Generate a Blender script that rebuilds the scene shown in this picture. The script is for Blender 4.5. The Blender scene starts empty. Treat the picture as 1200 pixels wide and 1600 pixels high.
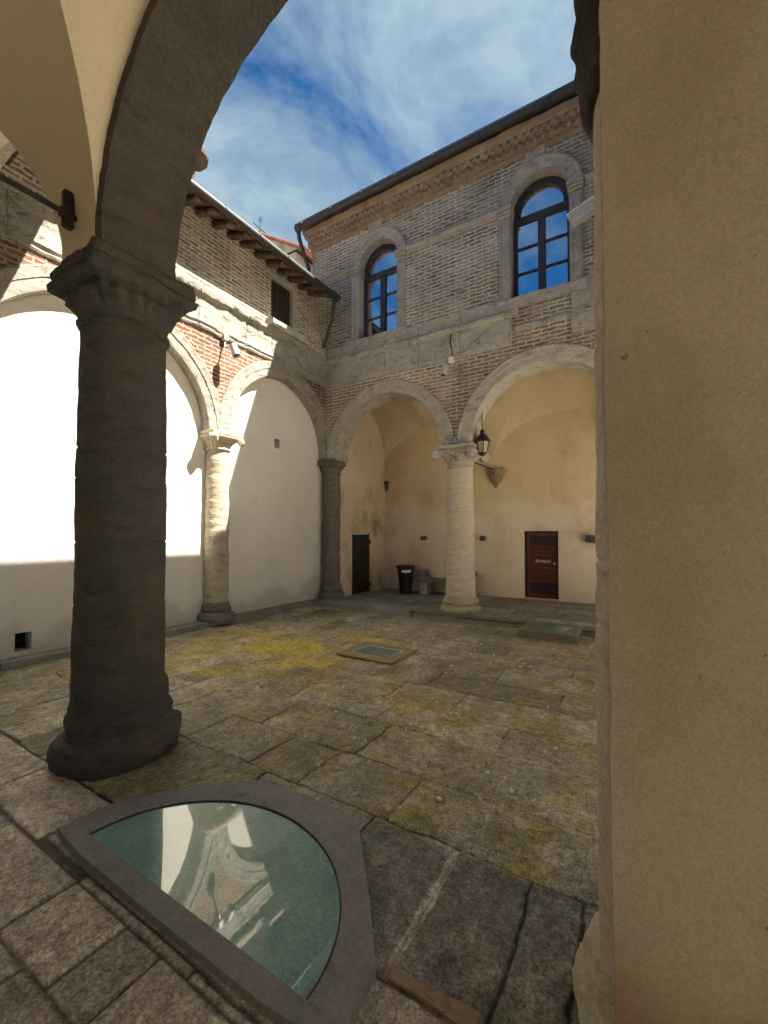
import bpy, bmesh, math, random
import numpy as np
from mathutils import Vector, Matrix

random.seed(7)
RNG = np.random.default_rng(7)
R = math.radians
scene = bpy.context.scene
COL = scene.collection

# ------------------------------------------------------------------ camera, sky, sun, exposure
EYE = 1.65
cam_d = bpy.data.cameras.new('camera')
cam = bpy.data.objects.new('camera', cam_d)
COL.objects.link(cam)
cam.location = (0, 0, EYE)
cam.rotation_euler = (R(90 + 1.4), 0, R(31.5))
cam_d.sensor_fit = 'HORIZONTAL'
cam_d.sensor_width = 36
cam_d.lens = 19.8
cam_d.shift_y = 19.0 / 1200
cam_d.clip_start = 0.05
cam_d.clip_end = 500
scene.camera = cam

SUN = Vector((1.0, 0.46, 1.42)).normalized()
SUN_EL = math.asin(SUN.z)
SUN_AZ = math.atan2(SUN.x, SUN.y)

w = bpy.data.worlds.new('World')
scene.world = w
w.use_nodes = True
nt = w.node_tree
nt.nodes.clear()
def wn(t): return nt.nodes.new(t)
wout = wn('ShaderNodeOutputWorld'); wbg = wn('ShaderNodeBackground')
sky = wn('ShaderNodeTexSky'); sky.sky_type = 'NISHITA'; sky.sun_disc = False
sky.sun_elevation = SUN_EL; sky.sun_rotation = SUN_AZ
sky.altitude = 400; sky.air_density = 1.0; sky.dust_density = 0.4; sky.ozone_density = 3.0
tc = wn('ShaderNodeTexCoord')
sep = wn('ShaderNodeSeparateXYZ'); nt.links.new(tc.outputs['Generated'], sep.inputs[0])
# clouds on a flat layer far above: direction divided by its height
mx = wn('ShaderNodeMath'); mx.operation = 'MAXIMUM'; mx.inputs[1].default_value = 0.08
nt.links.new(sep.outputs['Z'], mx.inputs[0])
dv = wn('ShaderNodeVectorMath'); dv.operation = 'DIVIDE'
cb = wn('ShaderNodeCombineXYZ')
for i in range(3): nt.links.new(mx.outputs[0], cb.inputs[i])
nt.links.new(tc.outputs['Generated'], dv.inputs[0]); nt.links.new(cb.outputs[0], dv.inputs[1])
mp = wn('ShaderNodeMapping'); mp.inputs['Rotation'].default_value = (0, 0, R(-35)); mp.inputs['Scale'].default_value = (1.0, 0.75, 1)
mp.inputs['Location'].default_value = (0.35, 0.25, 0)
nt.links.new(dv.outputs[0], mp.inputs[0])
nz1 = wn('ShaderNodeTexNoise'); nz1.inputs['Scale'].default_value = 2.6; nz1.inputs['Detail'].default_value = 9; nz1.inputs['Roughness'].default_value = 0.62; nz1.inputs['Distortion'].default_value = 0.5
nz2 = wn('ShaderNodeTexNoise'); nz2.inputs['Scale'].default_value = 0.75; nz2.inputs['Detail'].default_value = 3
nt.links.new(mp.outputs[0], nz1.inputs['Vector']); nt.links.new(mp.outputs[0], nz2.inputs['Vector'])
mu = wn('ShaderNodeMath'); mu.operation = 'MULTIPLY'
nt.links.new(nz1.outputs['Fac'], mu.inputs[0]); nt.links.new(nz2.outputs['Fac'], mu.inputs[1])
rp = wn('ShaderNodeValToRGB'); rp.color_ramp.elements[0].position = 0.19; rp.color_ramp.elements[1].position = 0.40
rp.color_ramp.elements[1].color = (0.85, 0.85, 0.85, 1)
# the cloud bank is thick low in the north-west and thins out towards the zenith and the east
vd = wn('ShaderNodeVectorMath'); vd.operation = 'DOT_PRODUCT'; vd.inputs[1].default_value = (-0.551, 0.560, 0.619)
nt.links.new(tc.outputs['Generated'], vd.inputs[0])
mr = wn('ShaderNodeMapRange'); mr.inputs['From Min'].default_value = 0.70; mr.inputs['From Max'].default_value = 0.99; mr.inputs['To Min'].default_value = 0.93; mr.inputs['To Max'].default_value = 1.10
nt.links.new(vd.outputs['Value'], mr.inputs['Value'])
mu2 = wn('ShaderNodeMath'); mu2.operation = 'MULTIPLY'
nt.links.new(mu.outputs[0], mu2.inputs[0]); nt.links.new(mr.outputs[0], mu2.inputs[1])
nt.links.new(mu2.outputs[0], rp.inputs[0])
gm = wn('ShaderNodeMix'); gm.data_type = 'RGBA'; gm.blend_type = 'MULTIPLY'; gm.inputs['Factor'].default_value = 1.0
gm.inputs['B'].default_value = (0.046, 0.165, 0.245, 1)
nt.links.new(sky.outputs[0], gm.inputs['A'])
mixc = wn('ShaderNodeMix'); mixc.data_type = 'RGBA'
mixc.inputs['B'].default_value = (0.82, 1.08, 1.21, 1)
nt.links.new(rp.outputs[0], mixc.inputs['Factor']); nt.links.new(gm.outputs['Result'], mixc.inputs['A'])
nt.links.new(mixc.outputs['Result'], wbg.inputs['Color'])
wbg.inputs['Strength'].default_value = 0.05
nt.links.new(wbg.outputs[0], wout.inputs['Surface'])

sun_d = bpy.data.lights.new('sun', 'SUN')
sun_d.energy = 2.0; sun_d.angle = R(0.53); sun_d.color = (1.0, 0.92, 0.79)
sun = bpy.data.objects.new('sun', sun_d); COL.objects.link(sun)
sun.rotation_euler = SUN.to_track_quat('Z', 'Y').to_euler()

scene.view_settings.view_transform = 'Standard'
scene.view_settings.look = 'None'
scene.view_settings.exposure = 3.6
scene.view_settings.gamma = 1.0
scene.render.engine = 'CYCLES'
scene.cycles.max_bounces = 10
scene.cycles.diffuse_bounces = 6

# ------------------------------------------------------------------ numpy noise
def _hash(ix, iy, iz, s):
    h = (ix * 374761393 + iy * 668265263 + iz * 2147483647 * 31 + s * 974711) & 0xFFFFFFFF
    h = ((h ^ (h >> 13)) * 1274126177) & 0xFFFFFFFF
    h = ((h ^ (h >> 16)) * 2246822519) & 0xFFFFFFFF
    return ((h ^ (h >> 15)) & 0xFFFFFF) / float(0xFFFFFF)
def vnoise(p, s=0):
    p = np.asarray(p, float)
    i = np.floor(p).astype(np.int64); f = p - i
    f = f * f * (3 - 2 * f)
    x, y, z = i[..., 0], i[..., 1], i[..., 2]
    r = 0
    for dx in (0, 1):
        wx = f[..., 0] if dx else 1 - f[..., 0]
        for dy in (0, 1):
            wy = f[..., 1] if dy else 1 - f[..., 1]
            for dz in (0, 1):
                wz = f[..., 2] if dz else 1 - f[..., 2]
                r = r + wx * wy * wz * _hash(x + dx, y + dy, z + dz, s)
    return r * 2 - 1
def fbm(p, s=0, o=4):
    p = np.asarray(p, float)
    a, t, n = 1.0, 0.0, 0.0
    for k in range(o):
        t = t + a * vnoise(p * (2 ** k) + 17.3 * k, s + k); n += a; a *= 0.5
    return t / n

# ------------------------------------------------------------------ mesh builder
class MB:
    def __init__(self): self.v = []; self.f = []; self.n = 0
    def add(self, vs, fs):
        b = self.n
        vs = [tuple(map(float, q)) for q in vs]
        self.v += vs; self.n += len(vs)
        self.f += [tuple(b + i for i in q) for q in fs]
        return self
    def box(self, lo, hi):
        x0, y0, z0 = lo; x1, y1, z1 = hi
        return self.add([(x0,y0,z0),(x1,y0,z0),(x1,y1,z0),(x0,y1,z0),(x0,y0,z1),(x1,y0,z1),(x1,y1,z1),(x0,y1,z1)],
            [(0,3,2,1),(4,5,6,7),(0,1,5,4),(1,2,6,5),(2,3,7,6),(3,0,4,7)])
    def bbox(self, lo, hi, b=0.01):
        """box with chamfered edges"""
        bm = bmesh.new(); bmesh.ops.create_cube(bm, size=1)
        for q in bm.verts:
            q.co = Vector([(lo[k] + hi[k]) / 2 + q.co[k] * (hi[k] - lo[k]) for k in range(3)])
        bmesh.ops.bevel(bm, geom=bm.edges[:], offset=b, segments=1, affect='EDGES')
        return self.frombm(bm)
    def frombm(self, bm):
        bm.verts.ensure_lookup_table(); bm.verts.index_update()
        self.add([q.co for q in bm.verts], [[q.index for q in f.verts] for f in bm.faces]); bm.free()
        return self
    def grid(self, P, closed_u=False, closed_v=False):
        """P: array (nu, nv, 3)"""
        nu, nv = P.shape[:2]
        fs = []
        for i in range(nu if closed_u else nu - 1):
            for j in range(nv if closed_v else nv - 1):
                a = i * nv + j; b = i * nv + (j + 1) % nv
                c = ((i + 1) % nu) * nv + (j + 1) % nv; d = ((i + 1) % nu) * nv + j
                fs.append((a, b, c, d))
        return self.add(P.reshape(-1, 3), fs)
    def tube(self, pts, r, n=10, caps=True):
        pts = [Vector(p) for p in pts]
        rs = r if isinstance(r, (list, tuple)) else [r] * len(pts)
        rows = []
        t0 = (pts[1] - pts[0]).normalized()
        ref = Vector((0, 0, 1)) if abs(t0.z) < 0.9 else Vector((1, 0, 0))
        nrm = t0.cross(ref).normalized()
        for i, p in enumerate(pts):
            t = (pts[min(i + 1, len(pts) - 1)] - pts[max(i - 1, 0)]).normalized()
            nrm = (nrm - t * nrm.dot(t)).normalized(); bi = t.cross(nrm)
            rows.append([p + (nrm * math.cos(2 * math.pi * k / n) + bi * math.sin(2 * math.pi * k / n)) * rs[i] for k in range(n)])
        b = self.n
        self.grid(np.array([[tuple(q) for q in row] for row in rows]), closed_v=True)
        if caps:
            self.f.append(tuple(b + k for k in range(n))[::-1]); self.f.append(tuple(b + (len(pts) - 1) * n + k for k in range(n)))
        return self
    def lathe(self, prof, c=(0, 0, 0), n=24, caps=True):
        b = self.n
        P = np.array([[(c[0] + r * math.cos(2*math.pi*k/n), c[1] + r * math.sin(2*math.pi*k/n), c[2] + z) for k in range(n)] for r, z in prof])
        self.grid(P, closed_v=True)
        if caps:
            self.f.append(tuple(b + k for k in range(n))[::-1]); self.f.append(tuple(b + (len(prof) - 1) * n + k for k in range(n)))
        return self
    def prism(self, poly, z0, z1):
        n = len(poly)
        return self.add([(x, y, z0) for x, y in poly] + [(x, y, z1) for x, y in poly],
            [tuple(range(n))[::-1], tuple(range(n, 2 * n))] + [(i, (i + 1) % n, n + (i + 1) % n, n + i) for i in range(n)])
    def mapv(self, fn):
        self.v = [tuple(q) for q in fn(np.array(self.v))]; return self
    def jitter(self, amp, freq, s=0, zstretch=1.0, o=3):
        def fn(V):
            q = V * freq; q[:, 2] *= zstretch
            return V + amp * np.stack([fbm(q, s, o), fbm(q + 31.7, s + 5, o), fbm(q + 67.1, s + 9, o)], 1)
        return self.mapv(fn)
    def xform(self, M):
        self.v = [tuple(M @ Vector(q)) for q in self.v]; return self
    def build(self, name, mat, parent=None, smooth=False, attr=None):
        me = bpy.data.meshes.new(name)
        off = Vector((0, 0, 0))
        p = parent
        while p is not None:
            off += p.location; p = p.parent
        V = np.array(self.v) - np.array(off)
        me.from_pydata(V.tolist(), [], self.f)
        bm = bmesh.new(); bm.from_mesh(me)
        bmesh.ops.recalc_face_normals(bm, faces=bm.faces); bm.to_mesh(me); bm.free()
        if attr:
            for an, arr in attr.items():
                at = me.attributes.new(an, 'FLOAT_COLOR', 'POINT')
                at.data.foreach_set('color', np.concatenate([arr, np.ones((len(arr), 1))], 1).astype(np.float32).ravel())
        if smooth:
            me.polygons.foreach_set('use_smooth', [True] * len(me.polygons))
            if isinstance(smooth, (int, float)) and smooth is not True:
                me.set_sharp_from_angle(angle=R(smooth))
        me.materials.append(mat)
        o = bpy.data.objects.new(name, me); COL.objects.link(o)
        if parent: o.parent = parent
        return o

def tag(o, label=None, cat=None, group=None, kind=None):
    if label: o['label'] = label
    if cat: o['category'] = cat
    if group: o['group'] = group
    if kind: o['kind'] = kind
    return o
def thing(name, loc, label, cat, group=None):
    o = bpy.data.objects.new(name, None); COL.objects.link(o); o.location = loc
    o.empty_display_size = 0.2
    return tag(o, label, cat, group)
def structure(o): return tag(o, kind='structure')

# ------------------------------------------------------------------ materials (world position everywhere)
class NB:
    def __init__(self, name):
        self.m = bpy.data.materials.new(name); self.m.use_nodes = True
        self.t = self.m.node_tree; self.p = self.t.nodes['Principled BSDF']
        self.geo = self.t.nodes.new('ShaderNodeNewGeometry'); self.pos = self.geo.outputs['Position']
    def n(self, t): return self.t.nodes.new(t)
    def link(self, a, b): self.t.links.new(a, b)
    def noise(self, scale=1, detail=5, rough=0.55, vec=None, stretch=None, dist=0, off=(0, 0, 0)):
        z = self.n('ShaderNodeTexNoise')
        z.inputs['Scale'].default_value = scale; z.inputs['Detail'].default_value = detail
        z.inputs['Roughness'].default_value = rough; z.inputs['Distortion'].default_value = dist
        v = vec or self.pos
        if stretch or off != (0, 0, 0):
            mp = self.n('ShaderNodeMapping'); mp.inputs['Scale'].default_value = stretch or (1, 1, 1); mp.inputs['Location'].default_value = off
            self.link(v, mp.inputs[0]); v = mp.outputs[0]
        self.link(v, z.inputs['Vector'])
        return z.outputs['Fac']
    def ramp(self, fac, stops):
        r = self.n('ShaderNodeValToRGB'); e = r.color_ramp.elements
        while len(e) < len(stops): e.new(0.5)
        for q, (pz, c) in zip(e, stops):
            q.position = pz; q.color = (c, c, c, 1) if isinstance(c, (int, float)) else (*c, 1)
        self.link(fac, r.inputs[0]); return r.outputs[0]
    def mix(self, fac, a, b, mode='MIX'):
        x = self.n('ShaderNodeMix'); x.data_type = 'RGBA'; x.blend_type = mode
        for s, v in (('Factor', fac), ('A', a), ('B', b)):
            if isinstance(v, (int, float)): x.inputs[s].default_value = v if s == 'Factor' else (v, v, v, 1)
            elif isinstance(v, tuple): x.inputs[s].default_value = (*v, 1)
            else: self.link(v, x.inputs[s])
        return x.outputs['Result']
    def math(self, op, a, b=0.0):
        x = self.n('ShaderNodeMath'); x.operation = op
        for i, v in enumerate((a, b)):
            if isinstance(v, (int, float)): x.inputs[i].default_value = v
            else: self.link(v, x.inputs[i])
        return x.outputs[0]
    def bump(self, h, strength=0.3, dist=0.01, prev=None):
        b = self.n('ShaderNodeBump'); b.inputs['Strength'].default_value = strength; b.inputs['Distance'].default_value = dist
        self.link(h, b.inputs['Height'])
        if prev: self.link(prev, b.inputs['Normal'])
        return b.outputs['Normal']
    def sepz(self):
        s = self.n('ShaderNodeSeparateXYZ'); self.link(self.pos, s.inputs[0]); return s.outputs
    def done(self, col=None, rough=0.9, normal=None, spec=0.3, metal=0.0):
        if col is not None:
            if isinstance(col, tuple): self.p.inputs['Base Color'].default_value = (*col, 1)
            else: self.link(col, self.p.inputs['Base Color'])
        if isinstance(rough, (int, float)): self.p.inputs['Roughness'].default_value = rough
        else: self.link(rough, self.p.inputs['Roughness'])
        self.p.inputs['Specular IOR Level'].default_value = spec
        self.p.inputs['Metallic'].default_value = metal
        if normal is not None: self.link(normal, self.p.inputs['Normal'])
        return self.m

def mat_plaster(name, c, c2, stain=None, stain_lo=0.55, stain_hi=0.75, grain=1.0, low=None, gscale=70):
    b = NB(name)
    a = b.noise(0.9, 6, 0.6)
    col = b.mix(b.ramp(a, [(0.35, 0.0), (0.68, 1.0)]), c, c2)
    if low is not None:                       # a second colour up to an uneven height
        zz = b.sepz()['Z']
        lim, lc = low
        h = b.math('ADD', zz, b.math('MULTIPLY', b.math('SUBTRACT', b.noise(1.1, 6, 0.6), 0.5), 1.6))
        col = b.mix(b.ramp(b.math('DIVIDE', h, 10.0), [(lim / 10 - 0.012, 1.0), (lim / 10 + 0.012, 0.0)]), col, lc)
    if stain is not None:
        col = b.mix(b.math('MULTIPLY', b.ramp(b.noise(1.4, 7, 0.65, off=(4.2, 1.3, 0.7), stretch=(1, 1, 0.7)), [(stain_lo, 0.0), (stain_hi, 1.0)]), 0.8), col, stain)
    sp = b.ramp(b.noise(24, 2, 0.5, off=(1, 2, 3)), [(0.748, 0.0), (0.765, 1.0)])
    col = b.mix(b.math('MULTIPLY', sp, 0.7), col, (0.12, 0.1, 0.08))
    fine = b.noise(gscale, 4, 0.75)
    col = b.mix(0.35 * grain, col, b.ramp(fine, [(0.25, 0.45), (0.75, 1.25)]), 'MULTIPLY')
    nrm = b.bump(b.noise(3, 5, 0.6), 0.35, 0.03)
    nrm = b.bump(fine, 0.35 * grain, 0.006, nrm)
    return b.done(col, 0.92, nrm, 0.2)

def mat_brick(name, c1, c2, mortar, wash, red=None, washlo=0.45, washhi=0.7):
    b = NB(name)
    s = b.sepz()
    u = b.math('ADD', s['X'], s['Y'])
    wob = b.math('MULTIPLY', b.math('SUBTRACT', b.noise(2.2, 4), 0.5), 0.035)
    wob2 = b.math('MULTIPLY', b.math('SUBTRACT', b.noise(10, 3, off=(3, 1, 2)), 0.5), 0.06)
    cv = b.n('ShaderNodeCombineXYZ')
    b.link(b.math('ADD', u, wob2), cv.inputs[0]); b.link(b.math('ADD', b.math('ADD', s['Z'], wob), wob2), cv.inputs[1])
    k = b.n('ShaderNodeTexBrick'); b.link(cv.outputs[0], k.inputs['Vector'])
    k.inputs['Color1'].default_value = (*c1, 1); k.inputs['Color2'].default_value = (*c2, 1); k.inputs['Mortar'].default_value = (*mortar, 1)
    k.inputs['Scale'].default_value = 1.0; k.inputs['Mortar Size'].default_value = 0.017; k.inputs['Mortar Smooth'].default_value = 0.25
    k.inputs['Brick Width'].default_value = 0.27; k.inputs['Row Height'].default_value = 0.073; k.inputs['Bias'].default_value = -0.1
    col = k.outputs['Color']
    if red is not None:
        f = b.ramp(b.noise(1.3, 4, 0.7, off=(2, 9, 4)), [(0.50, 0.0), (0.64, 1.0)])
        inv = b.math('SUBTRACT', 1.0, k.outputs['Fac'])
        col = b.mix(b.math('MULTIPLY', b.math('MULTIPLY', f, inv), 0.75), col, red)
    f = b.ramp(b.noise(2.6, 7, 0.72), [(washlo, 0.0), (washhi, 1.0)])
    col = b.mix(b.math('MULTIPLY', f, 0.55), col, wash)
    f2 = b.ramp(b.noise(0.8, 6, 0.65, off=(7, 3, 1)), [(0.35, 0.62), (0.65, 1.12)])
    col = b.mix(1.0, col, f2, 'MULTIPLY')
    f3 = b.ramp(b.noise(45, 4, 0.7), [(0.25, 0.6), (0.75, 1.25)])
    col = b.mix(0.6, col, f3, 'MULTIPLY')
    inv = b.math('SUBTRACT', 1.0, k.outputs['Fac'])
    h = b.math('ADD', b.math('MULTIPLY', k.outputs['Fac'], 0.7), b.math('MULTIPLY', b.noise(14, 5, 0.7), 1.1))
    nrm = b.bump(h, 1.0, 0.05)
    return b.done(col, 0.93, nrm, 0.2)

def mat_stone(name, c, c2, dark, layered=3.0, bump=0.6, rust=None, crack=0.3):
    b = NB(name)
    a = b.noise(3.4, 9, 0.74, stretch=(1, 1, layered))
    col = b.mix(b.ramp(a, [(0.30, 0.0), (0.68, 1.0)]), c, c2)
    d = b.ramp(b.noise(3.1, 7, 0.7, stretch=(1, 1, layered), off=(5, 2, 8)), [(0.56, 0.0), (0.74, 1.0)])
    col = b.mix(b.math('MULTIPLY', d, 0.8), col, dark)
    if rust is not None:
        e = b.ramp(b.noise(1.9, 5, 0.6, off=(9, 9, 2)), [(0.55, 0.0), (0.72, 1.0)])
        col = b.mix(b.math('MULTIPLY', e, 0.7), col, rust)
    fine = b.noise(38, 5, 0.75)
    col = b.mix(0.65, col, b.ramp(fine, [(0.25, 0.5), (0.75, 1.3)]), 'MULTIPLY')
    cr = b.ramp(b.noise(1.7, 6, 0.6, stretch=(1, 1, 2.0), dist=0.4, off=(2, 2, 2)), [(0.49, 0.0), (0.5, 1.0), (0.51, 0.0)])
    col = b.mix(b.math('MULTIPLY', cr, crack), col, (0.03, 0.027, 0.024))
    h = b.math('ADD', b.noise(7, 8, 0.72, stretch=(1, 1, layered)), b.math('MULTIPLY', cr, -0.5 * crack))
    nrm = b.bump(h, bump, 0.035)
    nrm = b.bump(fine, 0.5, 0.008, nrm)
    return b.done(col, 0.9, nrm, 0.25)

def mat_plain(name, c, rough=0.6, spec=0.4, metal=0.0, var=0.3, scale=9, bump=0.15):
    b = NB(name)
    f = b.noise(scale, 6, 0.65)
    col = b.mix(b.ramp(f, [(0.3, 0.0), (0.7, 1.0)]), tuple(q * (1 - var) for q in c), tuple(min(1, q * (1 + var)) for q in c))
    return b.done(col, rough, b.bump(b.noise(scale * 4, 4), bump, 0.004), spec, metal)

def mat_paving(name, rough=0.75, worn=1.0):
    b = NB(name)
    at = b.n('ShaderNodeAttribute'); at.attribute_name = 'tint'
    col = at.outputs['Color']
    f = b.noise(3.5, 8, 0.68)
    col = b.mix(0.7, col, b.ramp(f, [(0.32, 0.5), (0.68, 1.45)]), 'MULTIPLY')
    mid = b.noise(15, 9, 0.8, off=(1, 5, 2))
    col = b.mix(0.75, col, b.ramp(mid, [(0.38, 0.45), (0.62, 1.55)]), 'MULTIPLY')
    fine = b.noise(75, 4, 0.75)
    col = b.mix(0.85, col, b.ramp(fine, [(0.34, 0.35), (0.66, 1.75)]), 'MULTIPLY')
    scr = b.ramp(b.noise(6.0, 10, 0.74, off=(3, 8, 1)), [(0.575, 0.0), (0.66, 1.0)])
    col = b.mix(b.math('MULTIPLY', scr, 0.40 * worn), col, (0.48, 0.455, 0.39))
    pit = b.ramp(b.noise(20, 7, 0.7, off=(6, 1, 4)), [(0.34, 1.0), (0.40, 0.0)])
    col = b.mix(b.math('MULTIPLY', pit, 0.65), col, (0.035, 0.033, 0.025))
    speck = b.ramp(b.noise(85, 2, 0.5, off=(7, 7, 7)), [(0.75, 0.0), (0.775, 1.0)])
    col = b.mix(b.math('MULTIPLY', speck, 0.7 * worn), col, (0.55, 0.52, 0.44))
    nrm = b.bump(b.noise(6, 9, 0.7), 0.55, 0.03)
    nrm = b.bump(b.math('SUBTRACT', mid, b.math('MULTIPLY', pit, 0.4)), 0.6, 0.012, nrm)
    nrm = b.bump(fine, 0.4, 0.004, nrm)
    return b.done(col, rough, nrm, 0.3)

M = {}
M['plaster_sun'] = mat_plaster('white_plaster', (0.72, 0.69, 0.62), (0.79, 0.765, 0.70), (0.58, 0.53, 0.45), 0.55, 0.85, low=(0.42, (0.60, 0.565, 0.49)))
M['plaster_ochre'] = mat_plaster('ochre_plaster', (0.62, 0.49, 0.31), (0.70, 0.57, 0.38), (0.40, 0.29, 0.18), 0.50, 0.8, low=(2.35, (0.72, 0.62, 0.48)))
M['plaster_side'] = mat_plaster('stained_plaster', (0.56, 0.46, 0.33), (0.65, 0.56, 0.42), (0.24, 0.15, 0.09), 0.50, 0.68)
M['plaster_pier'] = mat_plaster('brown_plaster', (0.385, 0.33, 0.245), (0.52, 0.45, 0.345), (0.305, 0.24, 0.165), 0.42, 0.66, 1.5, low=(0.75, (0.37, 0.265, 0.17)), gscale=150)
M['plaster_back_vault'] = mat_plaster('dim_ochre_plaster', (0.52, 0.425, 0.28), (0.58, 0.48, 0.32), (0.36, 0.28, 0.17), 0.50, 0.75, 0.8)
M['bounce_gravel'] = mat_plain('added_pale_gravel', (0.68, 0.63, 0.54), 0.95, 0.1, var=0.1, scale=30)  # bright ground for the added surfaces that bounce sun inside
M['plaster_hall'] = mat_plain('limewash', (0.70, 0.64, 0.53), 0.95, 0.1, var=0.06, scale=3)
M['plaster_vault'] = mat_plaster('cream_plaster', (0.56, 0.48, 0.345), (0.62, 0.53, 0.385), (0.45, 0.375, 0.265), 0.6, 0.85, 0.8)
M['brick_grey'] = mat_brick('grey_brick', (0.22, 0.18, 0.14), (0.55, 0.46, 0.355), (0.78, 0.71, 0.59), (0.70, 0.625, 0.51), (0.34, 0.20, 0.13), 0.42, 0.70)
M['brick_pale'] = mat_brick('pale_brick', (0.26, 0.175, 0.125), (0.55, 0.41, 0.30), (0.78, 0.70, 0.575), (0.60, 0.51, 0.40), (0.32, 0.15, 0.09), 0.40, 0.66)
M['brick_red'] = mat_brick('red_brick', (0.20, 0.085, 0.05), (0.31, 0.155, 0.095), (0.40, 0.35, 0.275), (0.37, 0.31, 0.235), (0.36, 0.095, 0.035), 0.52, 0.74)
M['stone'] = mat_stone('grey_sandstone', (0.36, 0.335, 0.29), (0.52, 0.485, 0.42), (0.20, 0.185, 0.16), 1.5, 1.0, crack=0.4)
M['stone_left'] = mat_stone('left_wing_sandstone', (0.27, 0.25, 0.21), (0.39, 0.36, 0.305), (0.14, 0.13, 0.11), 1.5, 1.0, crack=0.5)
M['stone_pale'] = mat_stone('pale_sandstone', (0.46, 0.39, 0.30), (0.58, 0.51, 0.41), (0.30, 0.25, 0.19), 5.0, 0.35, rust=(0.50, 0.36, 0.20), crack=0.1)
M['stone_warm'] = mat_stone('warm_sandstone', (0.36, 0.32, 0.24), (0.50, 0.45, 0.35), (0.18, 0.155, 0.12), 4.0, rust=(0.42, 0.29, 0.14))
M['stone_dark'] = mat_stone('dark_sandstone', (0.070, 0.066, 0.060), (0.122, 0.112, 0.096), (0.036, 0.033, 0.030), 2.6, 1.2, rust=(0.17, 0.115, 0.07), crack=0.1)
M['stone_layer'] = mat_stone('layered_sandstone', (0.15, 0.13, 0.105), (0.27, 0.245, 0.205), (0.07, 0.062, 0.05), 9.0, 1.0)
M['stone_moss'] = mat_stone('mossy_sandstone', (0.33, 0.30, 0.17), (0.48, 0.44, 0.29), (0.15, 0.135, 0.07), 1.2, 0.9, crack=0.1)
M['stone_lichen'] = mat_stone('lichen_sandstone', (0.48, 0.43, 0.26), (0.64, 0.59, 0.42), (0.20, 0.18, 0.09), 1.0, 0.9, crack=0.1)
M['stone_frame'] = mat_stone('skylight_sandstone', (0.185, 0.185, 0.18), (0.245, 0.243, 0.235), (0.125, 0.122, 0.118), 1.0, 0.25, crack=0.0)
M['cornice'] = mat_stone('cornice_brick', (0.27, 0.205, 0.15), (0.42, 0.345, 0.265), (0.10, 0.08, 0.06), 1.0, 0.8, crack=0.0)
M['stone_damp'] = mat_stone('damp_sandstone', (0.125, 0.122, 0.085), (0.20, 0.195, 0.145), (0.07, 0.068, 0.045), 1.0, 0.6, crack=0.1)
M['stone_corbel'] = mat_stone('brown_sandstone', (0.22, 0.17, 0.115), (0.31, 0.25, 0.17), (0.12, 0.09, 0.065), 1.5, 0.7)
M['stone_rubble'] = mat_stone('rubble_sandstone', (0.24, 0.18, 0.125), (0.32, 0.25, 0.18), (0.12, 0.09, 0.07), 1.0, 0.8)
M['kerb'] = mat_stone('kerb_sandstone', (0.22, 0.215, 0.18), (0.32, 0.31, 0.26), (0.12, 0.125, 0.08), 1.0, 0.5)
M['paving'] = mat_paving('flagstone', 0.72, 1.0)
M['paving_smooth'] = mat_paving('worn_slab', 0.65, 0.25)
M['iron'] = mat_plain('black_iron', (0.022, 0.02, 0.02), 0.55, 0.4, 0.3)
M['gutter'] = mat_plain('painted_gutter', (0.045, 0.043, 0.042), 0.45, 0.5, 0.2)
M['wood_dark'] = mat_plain('dark_wood', (0.035, 0.026, 0.021), 0.6, 0.3)
M['wood_frame'] = mat_plain('window_wood', (0.045, 0.038, 0.038), 0.5, 0.4)
M['wood_red'] = mat_plain('red_wood', (0.085, 0.018, 0.014), 0.5, 0.4, var=0.35)
M['black'] = mat_plain('black_plastic', (0.014, 0.014, 0.015), 0.5, 0.4)
M['void'] = mat_plain('dark_recess', (0.02, 0.018, 0.016), 0.9, 0.1)
M['lamp_grey'] = mat_plain('lamp_grey_paint', (0.42, 0.42, 0.42), 0.4, 0.5, var=0.12)
M['white'] = mat_plain('white_paint', (0.72, 0.72, 0.70), 0.5, 0.4, var=0.08)
M['box_grey'] = mat_plain('grey_plastic', (0.17, 0.19, 0.21), 0.5, 0.4, var=0.1)
M['tile'] = mat_plain('clay_tile', (0.33, 0.13, 0.07), 0.85, 0.2, var=0.5, scale=6, bump=0.5)
M['tile_old'] = mat_plain('old_clay', (0.125, 0.085, 0.065), 0.9, 0.2, var=0.7, scale=9, bump=0.6)
M['moss_edge'] = M['stone_moss']

def mat_glass(name, c, c2, refl, rough=0.02, bump=0.0):
    b = NB(name)
    col = b.mix(b.ramp(b.noise(3.5, 7, 0.7), [(0.3, 0.0), (0.7, 1.0)]), c, c2)
    fine = b.noise(60, 3, 0.8)
    col = b.mix(0.5, col, b.ramp(fine, [(0.3, 0.5), (0.72, 1.7)]), 'MULTIPLY')
    col = b.mix(b.math('MULTIPLY', b.ramp(b.noise(8, 8, 0.8, off=(3, 3, 3)), [(0.5, 0.0), (0.75, 1.0)]), 0.25), col, (0.35, 0.38, 0.34))
    b.done(col, 0.25, None, 0.5)
    g = b.n('ShaderNodeBsdfGlossy'); g.inputs['Roughness'].default_value = rough
    if bump:
        b.link(b.bump(b.noise(1.2, 2), bump, 0.02), g.inputs['Normal'])
    mx = b.n('ShaderNodeMixShader'); mx.inputs[0].default_value = refl
    b.link(b.p.outputs[0], mx.inputs[1]); b.link(g.outputs[0], mx.inputs[2])
    b.link(mx.outputs[0], b.t.nodes['Material Output'].inputs['Surface'])
    return b.m
M['glass_window'] = mat_glass('window_glass', (0.012, 0.014, 0.018), (0.02, 0.022, 0.026), 0.9, 0.01, 0.10)
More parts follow.
